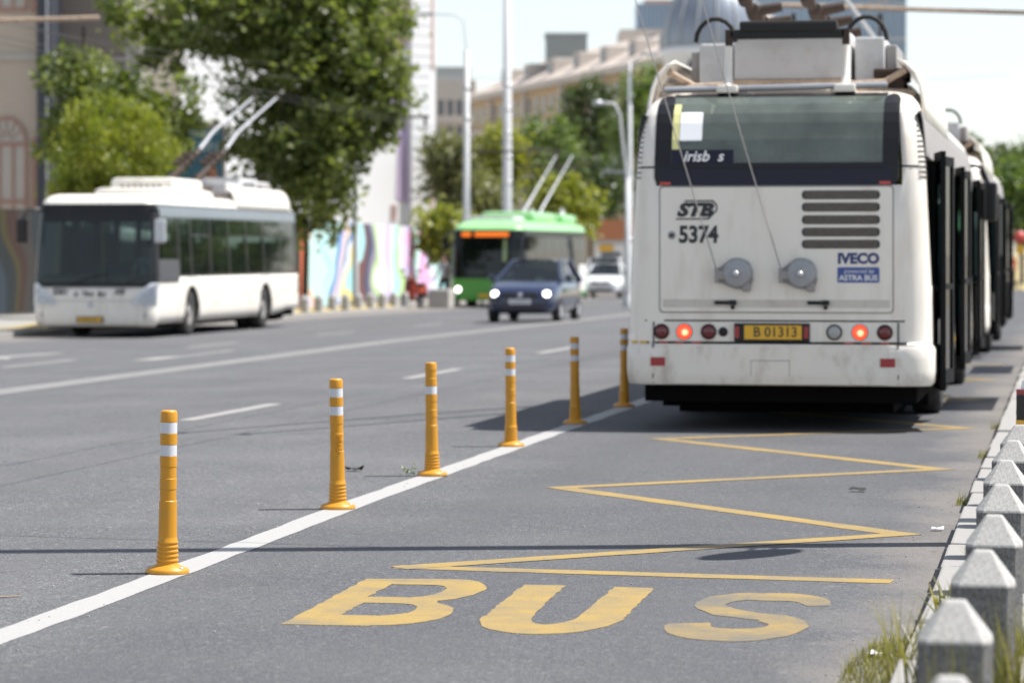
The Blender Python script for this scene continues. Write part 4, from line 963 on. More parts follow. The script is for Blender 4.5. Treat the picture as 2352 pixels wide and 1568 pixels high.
    q = MB(); q.lathe([(.0, .02), (.05, .015), (.055, 0)], 14, (0, 4.07, .655), 'Y'); q.build('emblem', 'chrome', t)
    q = MB(); q.box(-.26, .26, 4.07, 4.085, .45, .56); np_ = q.build('number_plate', 'plate_white', t)
    text('plate_number', plate, .085, 'ink', np_, (0, 4.087, .505), (R(90), 0, R(180)))
    return t
def ground_loc(x, y): return (x, y, gz(x, y)+.004)
car('dark blue hatchback with lit headlights in front of the green bus', ground_loc(-12.62, 72.6), R(180), 'paint_blue', 'headlamp_on', plate='B 136 RTN')
car('white car driving towards the camera, nearest of the white cars', ground_loc(-19.55, 128.5), R(181), 'paint_white')
car('taller white car just behind the first white car', ground_loc(-20.9, 137), R(181), 'paint_silver', van=True)

# ------------------------------------------------------------------ people
def person(label, loc, rz, shirt, legs, hair=(.03, .02, .015), pose='stand', skin='skin', group=None, bare_legs=True):
    if pose == 'stand':
        J = dict(pel=(0, 0, .95), sp=(0, .0, 1.15), ch=(0, .01, 1.36), nk=(0, .02, 1.5), hd=(0, .05, 1.6), tp=(0, .03, 1.74), lh=(-.1, 0, .92), lk=(-.11, .03, .5), la=(-.12, -.01, .09), lt=(-.13, .15, .04),
                 rh=(.1, 0, .92), rk=(.13, .1, .5), ra=(.14, .0, .09), rt=(.15, .16, .04), ls=(-.19, 0, 1.42), le=(-.25, .02, 1.14), lw=(-.2, .2, .98), rs=(.19, 0, 1.42), re=(.25, .0, 1.14), rw=(.24, .2, .96))
    else:
        J = dict(pel=(0, 0, .5), sp=(0, -.03, .7), ch=(0, -.03, .92), nk=(0, -.01, 1.06), hd=(0, .02, 1.16), tp=(0, .0, 1.3), lh=(-.1, .03, .48), lk=(-.12, .42, .5), la=(-.12, .42, .09), lt=(-.12, .57, .04),
                 rh=(.1, .03, .48), rk=(.12, .42, .5), ra=(.12, .42, .09), rt=(.12, .57, .04), ls=(-.19, -.03, .98), le=(-.24, .05, .72), lw=(-.14, .28, .62), rs=(.19, -.03, .98), re=(.24, .05, .72), rw=(.14, .28, .62))
    rad = dict(pel=.135, sp=.125, ch=.145, nk=.055, hd=.085, tp=.07, lh=.09, lk=.06, la=.042, lt=.04, rh=.09, rk=.06, ra=.042, rt=.04, ls=.065, le=.045, lw=.032, rs=.065, re=.045, rw=.032)
    names = list(J); E_ = [('pel', 'sp'), ('sp', 'ch'), ('ch', 'nk'), ('nk', 'hd'), ('hd', 'tp'), ('pel', 'lh'), ('lh', 'lk'), ('lk', 'la'), ('la', 'lt'), ('pel', 'rh'), ('rh', 'rk'), ('rk', 'ra'), ('ra', 'rt'), ('ch', 'ls'), ('ls', 'le'), ('le', 'lw'), ('ch', 'rs'), ('rs', 're'), ('re', 'rw')]
    for s in ('l', 'r'):      # fingers
        wv = Vector(J[s+'w']); el = Vector(J[s+'e']); d = (wv-el).normalized(); side = d.cross(Vector((0, 0, 1))).normalized()
        J[s+'p'] = tuple(wv+d*.07); rad[s+'p'] = .03; E_.append((s+'w', s+'p'))
        for k in range(4):
            n = s+'f%d' % k; J[n] = tuple(wv+d*(.15-.012*abs(k-1.4))+side*(.018*(k-1.5))+Vector((0, 0, -.015))); rad[n] = .009; E_.append((s+'p', n))
        n = s+'th'; J[n] = tuple(wv+d*.07+side*(.05 if s == 'l' else -.05)); rad[n] = .010; E_.append((s+'w', n))
    names = list(J); me = bpy.data.meshes.new('p'); me.from_pydata([J[n] for n in names], [(names.index(a), names.index(c)) for a, c in E_], [])
    o = bpy.data.objects.new('p', me); COL.objects.link(o); o.modifiers.new('skin', 'SKIN'); sb = o.modifiers.new('s', 'SUBSURF'); sb.levels = 2; sb.render_levels = 2
    for n, v in zip(names, me.skin_vertices[0].data): v.radius = (rad[n], rad[n]*(.72 if n in ('pel', 'sp', 'ch') else 1)); v.use_root = n == 'pel'
    m2 = evaluated(o, 'body'); bpy.data.objects.remove(o)
    mats = [skin, shirt, legs, 'ink']
    for k in mats: m2.materials.append(M(k))
    up = J['nk'][2]-.02; wst = J['pel'][2]+.03; kn = J['lk'][2]
    for p in m2.polygons:
        c = p.center; armd = abs(c.x) > .2 and c.z < J['ls'][2]-.16
        i = 0
        if c.z > up: i = 0
        elif c.z > wst: i = 0 if armd else 1
        elif armd and pose == 'stand': i = 0
        else: i = 2
        if pose == 'stand' and bare_legs and c.z < kn+.02 and not armd: i = 0
        if c.z < .1 and not armd: i = 3
        if pose != 'stand' and abs(c.x) > .16 and c.z > .56 and c.y > .1: i = 0
        p.material_index = i; p.use_smooth = True
    t = thing('person', label, 'person', loc, rz, group); b = bpy.data.objects.new('body', m2); COL.objects.link(b); b.parent = t
    hm = mat('hair_%d' % int(hair[0]*1000), hair, .6)
    q = MB(); hz = J['tp'][2]; hy = J['tp'][1]
    rows = [[(r_*math.cos(2*math.pi*k/16)*.088, hy-.015+r_*math.sin(2*math.pi*k/16)*.1 - (.02 if z < 0 else 0), hz-.02+z) for k in range(17)] for r_, z in ((0.01, .062), (.5, .055), (.85, .028), (1.0, -.01), (1.02, -.05))]
    q.smooth = True; q.grid(rows); q.build('hair', hm, t)
    q = MB(); hd = J['hd']
    q.box(-.013, .013, hd[1]+.075, hd[1]+.105, hd[2]+.02, hd[2]+.055, .006); q.build('nose', skin, t)
    for s in (-1, 1): q = MB(); q.lathe([(.0, .012), (.009, .008), (.011, 0)], 8, (s*.03, hd[1]+.075, hd[2]+.065), 'Y'); q.build('eye', 'ink', t)
    return t
mat('cloth_grey', (.52, .53, .58), .85); mat('cloth_dark', (.03, .035, .05), .85); mat('cloth_teal', (.25, .48, .45), .85); mat('cloth_white', (.7, .7, .68), .85); mat('cloth_red', (.5, .06, .04), .85); mat('cloth_blue', (.08, .13, .3), .85); mat('cloth_pink', (.6, .4, .5), .85)
person('person in light grey shirt and dark shorts on the pavement by the mural', (-20.75, 98.6, gz(-20.7, 98)+.0), R(160), 'cloth_grey', 'cloth_dark')
person('person in pale pink top partly hidden by the green bus', (-20.15, 101.5, gz(-20.7, 101)), R(190), 'cloth_pink', 'cloth_blue', bare_legs=False)
def aboard(x, y, z=.42):       # a place inside the left bus
    a = R(181.3); return (LB[0]+x*math.cos(a)-y*math.sin(a), LB[1]+x*math.sin(a)+y*math.cos(a), LB[2]+z-.02)
person('passenger in teal shirt by a front window of the left trolleybus', aboard(-.95, 7.75), R(1.3+180), 'cloth_teal', 'cloth_dark', pose='sit')
person('passenger in pale teal shirt by a rear window of the left trolleybus', aboard(-.95, 4.65), R(1.3+180), 'cloth_teal', 'cloth_blue', (.06, .04, .02), 'sit')
person('driver in white shirt at the wheel of the left trolleybus', aboard(-.62, 10.5, .55), R(1.3+180), 'cloth_white', 'cloth_dark', (.05, .05, .05), 'sit')

# ------------------------------------------------------------------ motor scooters
def scooter(label, loc, rz, body, group='parked motor scooters', top=False):
    t = thing('motor_scooter', label, 'scooter', loc, rz, group)
    for y in (.25, 1.5): 
        w_ = wheel(t, 0, y, .24, .24, .11, 1, .6, 'alu')
    q = MB(); q.box(-.16, .16, .02, .75, .45, .66, .07); q.box(-.13, .13, -.05, .4, .58, .74, .06); smooth_by_angle(q.build('tail_fairing', body, t), 40)
    q = MB(); q.box(-.15, .15, .1, .85, .73, .82, .035); q.build('saddle', 'rubber', t)
    q = MB(); q.box(-.17, .17, .75, 1.2, .25, .33, .03); q.build('footboard', 'rubber', t)
    q = MB(); q.box(-.2, .2, 1.15, 1.27, .3, .95, .05, Matrix.Rotation(R(14), 3, 'X'), (0, 1.2, .3)); smooth_by_angle(q.build('leg_shield', body, t), 40)
    q = MB(); q.box(-.09, .09, 1.28, 1.72, .44, .54, .04); q.build('front_mudguard', body, t)
    q = MB(); q.tube([(0, 1.5, .3), (0, 1.15, 1.0)], .03, 8).tube([(-.33, 1.05, 1.02), (0, 1.15, 1.0), (.33, 1.05, 1.02)], .018, 8); q.build('handlebar', 'bus_trim', t)
    q = MB(); q.box(-.11, .11, 1.13, 1.3, .92, 1.08, .05); hs = q.build('headlight_housing', body, t)
    q = MB(); q.lathe([(.0, .03), (.06, .02), (.07, 0)], 14, (0, 1.3, .99), 'Y'); q.build('headlight', 'lens_grey', hs)
    q = MB(); q.box(-.13, .13, -.075, -.03, .60, .66, .012); q.build('tail_light', 'reflector', t)
    q = MB(); q.box(-.12, .12, -.085, -.06, .47, .52, .01); q.build('lower_reflector', 'reflector', t)
    q = MB(); q.box(-.1, .1, -.1, -.03, .34, .62, .01); ph = q.build('plate_holder', 'bus_trim', t)
    q = MB(); q.box(-.09, .09, -.108, -.1, .36, .44); q.build('number_plate', 'plate_yellow', ph)
    if top:
        q = MB(); q.box(-.2, .2, -.22, .16, .80, 1.02, .06); smooth_by_angle(q.build('top_box', body, t), 40)
    for s in (-1, 1):
        q = MB(); q.tube([(s*.25, 1.08, 1.02), (s*.3, 1.05, 1.2)], .008, 6).box(s*.3-.06, s*.3+.06, 1.03, 1.05, 1.17, 1.27, .01); q.build('mirror', 'bus_trim', t)
    return t
mat('paint_red', (.36, .06, .035), .3, .05, 3, coat=.6)
scooter('white motor scooter parked on the right pavement, its tail at the picture edge', (-.20, 17.9, .122), R(-48), 'paint_white').scale = (.82, .82, .82)
scooter('red motor scooter standing by the mural near the green bus', (-20.9, 96.0, gz(-20.7, 96)), R(170), 'paint_red')
b = MB(); b.box(-.35, .35, -.9, .9, 0, .62, .05); o = b.build('concrete_block', 'concrete'); o.location = (-20.25, 96.2, gz(-20.2, 96)); tag(o, 'pale concrete block on the kerb beside the green bus', 'block')

# ------------------------------------------------------------------ trees
leaf_mat('leaf_deep', (.042, .072, .018), (.26, .29, .095), .4); leaf_mat('leaf_dark', (.035, .06, .022), (.10, .135, .05)); leaf_mat('leaf_lime', (.12, .165, .02), (.33, .33, .055), .45)
leaf_mat('leaf_yellow', (.15, .18, .03), (.32, .31, .06), .4); leaf_mat('leaf_green', (.07, .12, .03), (.19, .24, .07)); leaf_mat('leaf_olive', (.12, .13, .06), (.22, .22, .11)); leaf_mat('grass_blade', (.06, .08, .018), (.27, .225, .075), .45)
def leaves_mesh(name, crowns, n_clump, per, leaf, rng, m, clump_r=.5, droop=0., fill=.35):
    vs = []; fs = []; tint = []
    tot = sum(c[3]*c[4]*c[5] for c in crowns)
    for (cx, cy, cz, rx, ry, rz_) in crowns:
        for _ in range(max(3, int(n_clump*rx*ry*rz_/tot))):
            while True:
                d = Vector((rng.gauss(0, 1), rng.gauss(0, 1), rng.gauss(0, 1))).normalized()
                rad = (fill+(1-fill)*rng.random()**.45)*rng.uniform(.82, 1.1); break
            c = Vector((cx+d.x*rx*rad, cy+d.y*ry*rad, cz+d.z*rz_*rad)); cl = clump_r*rng.uniform(.6, 1.35); ct = rng.random()
            for _ in range(int(per*rng.uniform(.6, 1.4))):
                p = c+Vector((rng.gauss(0, .45), rng.gauss(0, .45), rng.gauss(0, .38)))*cl; p.z -= droop*rng.random()
                L = leaf*rng.uniform(.65, 1.3); nrm = Vector((rng.gauss(0, 1), rng.gauss(0, 1), rng.gauss(.7, 1))).normalized()
                a = nrm.cross(Vector((rng.gauss(0, 1), rng.gauss(0, 1), rng.gauss(0, 1)))).normalized(); e = nrm.cross(a)
                if droop: a = (a+Vector((0, 0, -1.2))).normalized(); e = a.cross(nrm).normalized()
                k = len(vs); wl = .36 if not droop else .16
                vs += [p-a*L*.5, p+e*L*wl-a*L*.05+nrm*L*.08, p+a*L*.55, p-e*L*wl-a*L*.05+nrm*L*.08]; fs += [(k, k+1, k+2), (k, k+2, k+3)]
                tv = min(1, max(0, .55*ct+.5*rng.random()-.05)); tint += [tv, tv]
    me = bpy.data.meshes.new(name); me.from_pydata([tuple(v) for v in vs], [], fs)
    at = me.attributes.new('tint', 'FLOAT', 'FACE'); at.data.foreach_set('value', tint); me.update(); return me
def tree(label, X, D, base, crowns, m, n_clump, per, leaf, seed, trunk_r=.16, clump_r=.5, droop=0., name='tree', group=None, fill=.35):
    rng = random.Random(seed); wx, wy = cr(X, D); t = thing(name, label, 'tree', (wx, wy, base), 0, group)
    local = []
    for (dx, dy, z, rx, rz_) in crowns:
        q = cr(dx, dy); local.append((q[0], q[1], z-base, rx, rx, rz_))
    me = leaves_mesh('crown', local, n_clump, per, leaf, rng, m, clump_r, droop, fill); link('crown', me, m, t)
    b = MB(); top = max(c[2] for c in local)
    pts = [(0, 0, 0)]
    for k in range(1, 6): pts.append((rng.gauss(0, .06)*k*.3+local[0][0]*k/5*.6, rng.gauss(0, .06)*k*.3, top*k/5*.95))
    b.tube(pts, [trunk_r*(1-.14*k) for k in range(6)], 9); b.build('trunk', 'bark', t)
    for c in local:
        for _ in range(4):
            j = rng.choice(pts[2:5]); e = Vector((c[0]+rng.uniform(-.6, .6)*c[3], c[1]+rng.uniform(-.6, .6)*c[4], c[2]+rng.uniform(-.1, .6)*c[5])); q = MB(); s0 = Vector(j); mdl = s0.lerp(e, .5)+Vector((rng.gauss(0, .1), rng.gauss(0, .1), .15))
            q.tube([s0, mdl, e], [trunk_r*.45, trunk_r*.3, trunk_r*.1], 6); q.build('limb', 'bark', t)
    return t
tree('large dark green tree beside the white wall, rising behind the left trolleybus', -6.25, 90, gz(-25, 88),
     [(.1, 0, 6.0, 2.7, 3.3), (.9, 0, 7.4, 2.5, 2.6), (-.4, .3, 9.6, 3.2, 2.6), (-3.6, .3, 8.6, 2.3, 1.9), (.4, -.3, 4.3, 1.7, 2.0), (-.1, -.3, 2.9, 1.4, 1.5), (-1.3, .6, 3.8, .9, 1.4), (1.3, 0, 5.8, 1.6, 1.6)], 'leaf_deep', 560, 56, .25, 1, .11, .58, fill=.2)
tree('dark leafy tree in front of the beige arched building', -11.7, 86, gz(-25, 84), [(0, 0, 5.2, 1.7, 1.8), (.9, .2, 4.7, 1.5, 1.3), (-.9, 0, 6.3, 1.0, 1.0), (-1.3, 0, 5.0, .8, .8), (1.8, .4, 5.6, 1.0, .9)], 'leaf_deep', 170, 60, .22, 2, .1, .5)
tree('small yellow-green feathery tree just above the left bus roof', -9.8, 73, gz(-20, 70), [(0, 0, 4.1, 1.15, 1.15), (-.7, 0, 3.3, .95, .8), (.7, 0, 3.6, .85, 1.2), (-1.05, 0, 2.9, .55, .45), (.1, 0, 2.6, 1.2, .8)], 'leaf_lime', 170, 120, .17, 3, .06, .36, .12)
FT = [('olive', -2.9, 150, 5.2, 1.7, 2.5), ('yellow', -0.7, 165, 6.4, 1.7, 2.5), ('green', 2.1, 185, 7.2, 2.4, 3.6), ('dark', 5.4, 205, 10.4, 3.0, 3.7), ('green', 8.6, 190, 10.4, 2.6, 3.7), ('dark', 3.9, 170, 4.8, 2.9, 2.9), ('shrub', -2.7, 125, 2.2, 0.9, 1.0),
      ('yellow', 2.9, 150, 3.5, 1.7, 1.7), ('olive', -2.0, 160, 3.6, 2.3, 2.1), ('dark', 29.3, 190, 6.4, 1.7, 3.0), ('green', 25.6, 150, 4.0, 1.7, 2.3), ('dark', 34.0, 205, 7.0, 2.3, 2.3), ('green', 31.6, 170, 4.8, 1.9, 2.8), ('dark', 7.0, 215, 7.1, 2.6, 3.9), ('green', 35.5, 160, 4.4, 2.6, 3.2), ('dark', 40, 165, 5.0, 3.0, 3.6), ('green', 45, 172, 5.0, 3.0, 3.4), ('dark', 50, 178, 5.5, 3.2, 4.0), ('green', 11.5, 172, 4.6, 2.8, 3.2), ('dark', 16.5, 180, 5.0, 3.0, 3.6), ('yellow', 20.5, 168, 4.2, 2.4, 2.8)]
FL = ['soft olive tree right of the white wall', 'yellowish tree before the tan building', 'mid green tree above the green bus', 'big dark tree with its top before the tan roof', 'tall green tree next to the bus 5374 left edge', 'dark shady tree behind the green bus poles',
      'low yellow-green shrub between white wall and lamp pole', 'bright bushy tree behind the pole rests of the green bus', 'olive tree low behind the lamp poles', 'dark conifer above the buses on the right', 'yellow-green tree at the right edge of the picture', 'dark tree highest at the right edge', 'green tree cut off by the right edge', 'dark tree just left of the kerbside bus', 'green tree just beyond the right edge, along the bank', 'dark tree second beyond the right edge, along the bank', 'green tree third beyond the right edge, along the bank', 'dark tree last beyond the right edge, along the bank', 'green tree before the domed building, behind the kerbside bus', 'dark tree behind the middle of the kerbside bus', 'yellowish tree behind the right part of the kerbside bus']
for k, ((kd, X, D, z, rx, rz_), l) in enumerate(zip(FT, FL)):
    wx, wy = cr(X, D); g = gz(wx, wy); rg = random.Random(40+k)
    cl = [(0, 0, z, rx*.8, rz_*.85)] + [(rg.uniform(-.6, .6)*rx, rg.uniform(-.4, .4)*rx, z+rg.uniform(-.55, .6)*rz_, rx*.5, rz_*.4) for _ in range(4)]
    tree(l, X, D, g, cl, {'olive': 'leaf_olive', 'yellow': 'leaf_yellow', 'green': 'leaf_green', 'dark': 'leaf_dark', 'shrub': 'leaf_yellow'}[kd], 90, 42, .32, 60+k, .14, .75, group='trees in the far background')

# ------------------------------------------------------------------ buildings
mat('wall_beige', (.50, .42, .34), .85, .05, .8, bump=.1); mat('trim_brick', (.38, .23, .18), .8, .1, 2); mat('pane_pale', (.46, .42, .37), .35, .06, 1); mat('wall_dark', (.045, .05, .065), .5, .1, 1); mat('wall_taupe', (.23, .195, .165), .85, .08, .5, bump=.1); mat('wall_light', (.45, .42, .38), .85)
mat('wall_white', (.80, .80, .80), .7, .03, .5); mat('slat_white', (.78, .78, .79), .5, .03, 1); mat('wall_lilac', (.52, .42, .58), .8, .05, 1); mat('wall_pink', (.50, .33, .34), .8, .08, 1); mat('shade_pink', (.48, .34, .31), .7)
mat('stone_tan', (.52, .38, .24), .85, .08, .3, bump=.2, bscale=4); mat('stone_pale', (.55, .50, .45), .85, .06, .3); mat('roof_tile', (.50, .43, .38), .8, .1, .5, bump=.3, bscale=6); mat('roof_metal', (.26, .29, .34), .35, .08, .4, metal=.5); mat('pane_far', (.12, .13, .15), .15, .2, .4); mat('glass_tower', (.20, .27, .36), .12, .12, .15, metal=.3); mat('mullion', (.33, .37, .42), .4); mat('block_grey', (.40, .42, .42), .7, .06, .5); mat('sign_teal', (.045, .14, .19), .5, .1, 1.2); mat('sign_frame', (.42, .35, .29), .7); mat('copper_green', (.22, .26, .26), .5, .1, .6)
def camframe(name, label, cat, X, D, z=0, rz=0, group=None):
    wx, wy = cr(X, D); return thing(name, label, cat, (wx, wy, z), YAW+rz, group)
# beige hall with arched windows
B = camframe('arched_building', 'beige building with brick-red arched window frames at the far left', 'building', -15.9, 100)
b = MB(); b.box(-8, 0, 0, 14, -2, 17); b.build('wall', 'wall_beige', B)
def arched_window(cx, z0, zs, hw):
    q = MB(); out = [(cx-hw, z0), (cx+hw, z0)] + arc(cx, zs, hw, hw*1.35, 0, 180, 14)
    q.poly([(x, -.03, z) for x, z in out], .03, (0, 1, 0)); wn = q.build('window', 'pane_pale', B)
    q = MB(); ia = arc(cx, zs, hw-.09, hw*1.35-.1, 0, 180, 14); oa = arc(cx, zs, hw+.02, hw*1.35+.02, 0, 180, 14)
    for (x0, z0_), (x1, z1_), (x2, z2_), (x3, z3_) in zip(oa, oa[1:], ia, ia[1:]): q.poly([(x0, -.08, z0_), (x1, -.08, z1_), (x3, -.08, z3_), (x2, -.08, z2_)], .08, (0, 1, 0))
    for x in (cx-hw+.03, cx+hw-.03, cx-hw*.33, cx+hw*.33): q.box(x-.05, x+.05, -.075, 0, z0, zs)
    for z in (z0, zs, z0+(zs-z0)*.45): q.box(cx-hw, cx+hw, -.085, 0, z-.07, z+.07)
    for a in (35, 62, 90, 118, 145):
        p0 = (cx+hw*.3*math.cos(R(a)), zs+hw*.4*math.sin(R(a))); p1 = (cx+hw*.9*math.cos(R(a)), zs+hw*1.2*math.sin(R(a))); q.tube([(p0[0], -.05, p0[1]), (p1[0], -.05, p1[1])], .025, 5)
    q.build('frame', 'trim_brick', wn)
for cx in (-1.02, -4.2): arched_window(cx, 1.6, 5.1, .68); arched_window(cx, 9.6, 13.2, .68)
for bx in ((-.18, .03, -.06, .5, 1.5, 5.3), (-.2, .05, -.08, .5, 9.5, 13.4)): q = MB(); q.box(*bx); q.build('corner_window', 'trim_brick', B)
q = MB(); q.box(-8, .06, -.1, .1, 7.9, 8.1); q.build('string_course', 'wall_light', B)
# dark glazed stair tower and taupe block
t = camframe('stair_tower', 'narrow dark blue-grey tower between beige hall and taupe block', 'building', -15.5, 99.7); b = MB(); b.box(-.36, .08, 0, 14, -2, 17); b.build('wall', 'wall_dark', t); b = MB(); b.tube([(-.02, -.06, 0), (-.02, -.06, 17)], .035, 6); b.build('downpipe', 'steel', t)
t = camframe('taupe_building', 'grey-brown building behind the left trees', 'building', -12.7, 102); b = MB(); b.box(-2.72, 0, 0, 12, -2, 17); b.build('wall', 'wall_taupe', t); b = MB(); b.box(-.5, .04, -.08, 1, -2, 17); b.build('pilaster', 'wall_light', t)
for k in range(5): q = MB(); q.box(-2.7, -.5, -.05, .02, 2+k*3, 2.12+k*3); q.build('ledge', 'wall_light', t)
# white slab building with lilac mural and slatted end
W_ = camframe('white_building', 'tall white building with a lilac stripe and slatted corner', 'building', -5.3, 152, 0, R(38))
b = MB(); b.box(-15, 0, 0, 14, -3, 24); b.build('wall', 'wall_white', W_)
q = MB(); q.poly([(-1.55, -.03, 9.6), (0, -.03, 11.2), (0, -.03, 9.2), (-1.7, -.03, 7.6)], .02, (0, 1, 0)); q.build('mural_stripe', 'wall_lilac', W_)
q = MB(); q.poly([(-2.2, -.03, 10.2), (0, -.03, 12.2), (0, -.03, 15), (-2.2, -.03, 15)], .02, (0, 1, 0)); q.build('mural_field', 'wall_pink', W_)
q = MB(); q.poly([(-.75, -.032, 4.2), (0, -.032, 3.9), (0, -.032, 8.2), (-.6, -.032, 7.8)], .02, (0, 1, 0)); q.build('mural_stripe', 'wall_lilac', W_)
q = MB(); q.box(-1.08, -.72, -.04, .02, 3.1, 3.9); q.build('window', 'shade_pink', W_)
b = MB(); b.box(.02, 1.53, -.3, 10, -3, 24); b.build('slatted_corner', 'wall_white', W_)
for k in range(48):
    q = MB(); q.box(.0, 1.2, -.36, -.3, -1+k*.52, -1+k*.52+.44, .01); q.build('slat', 'slat_white', W_)
for z0, z1 in ((3.0, 5.5), (11, 15)):
    q = MB(); q.box(1.22, 1.42, -.33, -.29, z0, z1); f = q.build('slit_window', 'shade_pink', W_)
    q = MB(); q.box(1.2, 1.44, -.36, -.3, z0-.12, z0).box(1.2, 1.44, -.36, -.3, z1, z1+.12); q.build('surround', 'trim_brick', f)
# teal advertising board
t = camframe('billboard', 'teal billboard with white lettering above the left bus roof', 'billboard', -9.5, 88.5, gz(-25, 85)); 
b = MB(); b.box(-.95, .95, 0, .12, 3.7, 5.45); b.build('panel', 'sign_teal', t)
b = MB(); b.box(-1.0, 1.0, -.03, .15, 5.45, 5.6).box(-1.0, -.94, -.03, .15, 3.65, 5.45).box(.94, 1.0, -.03, .15, 3.65, 5.45); b.build('frame', 'sign_frame', t)
b = MB(); b.tube([(0, .2, 0), (0, .2, 4)], .08, 8); b.build('post', 'steel', t)
mat('ink_pale', (.5, .58, .62), .6)
for z, s_, sz in ((5.22, '', 0),): pass
for k, z in enumerate((5.3, 5.2)): b = MB(); b.box(-.85, .8-.2*k, -.012, 0, z, z+.05); b.build('small_print', 'ink_pale', t)
text('lettering', 'CANTON', .42, 'ink_pale', t, (-.05, -.005, 4.9), (R(90), 0, 0), sx=.95)
mat('print_orange', (.45, .18, .08), .6); b = MB(); b.poly([(.35, -.01, 3.72), (.85, -.01, 3.72), (.7, -.01, 4.3), (.5, -.01, 4.35)], .008, (0, 1, 0)); b.build('printed_shape', 'print_orange', t)
# far white block of flats
t = camframe('apartment_block', 'distant pale apartment block beyond the white wall', 'building', -6.6, 330, -1); b = MB(); b.box(-4, 2.6, 0, 12, 0, 21.5); b.build('wall', 'stone_pale', t)
b = MB(); b.box(-3.4, 2.0, .5, 10, 21.5, 23); b.build('roof_storey', 'block_grey', t)
for r_ in range(5):
    for k in range(6):
        q = MB(); x = -3.6+k*1.02; q.box(x, x+.62, -.05, .02, 17.6-r_*2.9, 19.3-r_*2.9); q.build('window', 'pane_far', t)
    q = MB(); q.box(-4.1, 2.7, -.5, .0, 16.7-r_*2.9, 16.95-r_*2.9); q.build('balcony_slab', 'stone_pale', t)
# tan palace with pale roof, its front running back to the left
pA, pB = Vector(cr(-4.0, 300)), Vector(cr(13.2, 235)); d = pB-pA; Lp = d.length
t = thing('palace', 'long tan stone building with pale sloping roof behind the trees', 'building', (pA.x, pA.y, -1), math.atan2(d.y, d.x))
b = MB(); b.box(0, Lp, 0, 18, 0, 18); b.build('wall', 'stone_tan', t)
b = MB(); b.box(-.4, Lp+.4, -.6, .0, 17.5, 18.1).box(-.2, Lp+.2, -.25, 0, 14.2, 14.6).box(-.2, Lp+.2, -.3, 0, 10, 10.4); b.build('cornice', 'stone_pale', t)
b = MB(); b.add([(-.4, -.6, 18.1), (Lp+.4, -.6, 18.1), (Lp-2, 7, 21.8), (3, 7, 21.8), (-.4, 18, 18.1), (Lp+.4, 18, 18.1)], [(0, 1, 2, 3), (0, 3, 4), (1, 5, 2), (3, 2, 5, 4), (0, 4, 5, 1)]); rf = b.build('roof', 'roof_tile', t)
for k in range(7):
    x = 7+k*8.5; q = MB(); q.box(x, x+2, 1.2, 5, 18.9, 20.4, .1); dm = q.build('dormer', 'stone_pale', t); q = MB(); q.box(x+.4, x+1.6, 1.15, 1.22, 19.1, 20.0); q.build('dormer_window', 'pane_far', dm)
for k in range(26):
    x = 1.2+k*2.55
    if x > Lp-2: break
    for z0, z1 in ((15.2, 16.8), (11, 13.6), (6.5, 9.2)):
        q = MB(); q.box(x, x+1.05, -.06, .05, z0, z1); wn = q.build('window', 'pane_far', t)
        if z1 < 15: q = MB(); q.box(x-.15, x+1.2, -.3, 0, z1+.1, z1+.45).box(x-.15, x+1.2, -.25, 0, z0-.3, z0); q.build('surround', 'stone_pale', wn)
    if k < 6:
        for z0, z1 in ((15.2, 16.8), (11, 13.6), (6.5, 9.2), (2, 4.6)): q = MB(); q.box(Lp-.05, Lp+.06, 1.4+k*2.7, 2.5+k*2.7, z0, z1); q.build('window', 'pane_far', t)
    if k % 5 == 2: q = MB(); q.box(x+1.5, x+2.1, -.35, 0, 0, 17.5); q.build('pilaster', 'stone_pale', t)
# roof-top plant, glass block, domed corner and glass tower beyond
t = camframe('rooftop_plant', 'grey-green plant room above the tan building roof', 'building', 5.15, 282); b = MB(); b.box(-1.95, 1.95, 0, 6, 0, 22.0); b.build('wall', 'copper_green', t); b = MB(); b.box(-2.05, 2.05, -.1, 6.1, 22.0, 22.2); b.build('roof', 'block_grey', t)
for k in range(12): q = MB(); q.box(-1.9+k*.32, -1.78+k*.32, -.05, 0, 19, 21.9); q.build('rib', 'block_grey', t)
t = camframe('glass_block', 'small blue-grey glazed block left of the dome', 'building', 14.3, 302); b = MB(); b.box(-3.4, 2.6, -.5, 8, 0, 24.0); b.build('base', 'stone_pale', t); b = MB(); b.box(-1.75, 1.8, 0, 6, 24.0, 26.6); b.build('glazing', 'glass_tower', t); b = MB(); b.box(-.9, 1.9, -.1, 6, 26.6, 27.0); b.build('roof', 'shade_pink', t)
for k in range(9): q = MB(); q.box(-1.75+k*.42, -1.68+k*.42, -.06, 0, 24, 26.6); q.build('mullion', 'mullion', t)
t = camframe('domed_building', 'white corner building with a grey metal dome left of the bus roof', 'building', 15.0, 222)
b = MB(); b.lathe([(3.7, 0), (3.7, 15.8), (3.95, 16.0), (3.95, 16.5), (3.6, 16.7)], 32); b.build('drum', 'wall_white', t)
b = MB(); b.lathe([(3.75, 16.7), (3.8, 17.6), (3.6, 18.8), (3.1, 20.1), (2.2, 21.3), (1.0, 22.1), (0, 22.3)], 32); dm = b.build('dome', 'roof_metal', t)
for k in range(16): a = 2*math.pi*k/16; q = MB(); q.tube([(r_*math.cos(a), r_*math.sin(a), h) for r_, h in ((3.78, 16.7), (3.83, 17.6), (3.63, 18.8), (3.13, 20.1), (2.23, 21.3), (1.0, 22.12))], .06, 5); q.build('dome_rib', 'block_grey', dm)
for a in (-115, -75): 
    p = (3.68*math.cos(R(a)), 3.68*math.sin(R(a))); q = MB(); q.lathe([(.0, -.1), (.55, -.1), (.62, .1)], 18, (p[0], p[1], 15.1), 'Y'); q.build('round_window', 'pane_far', t)
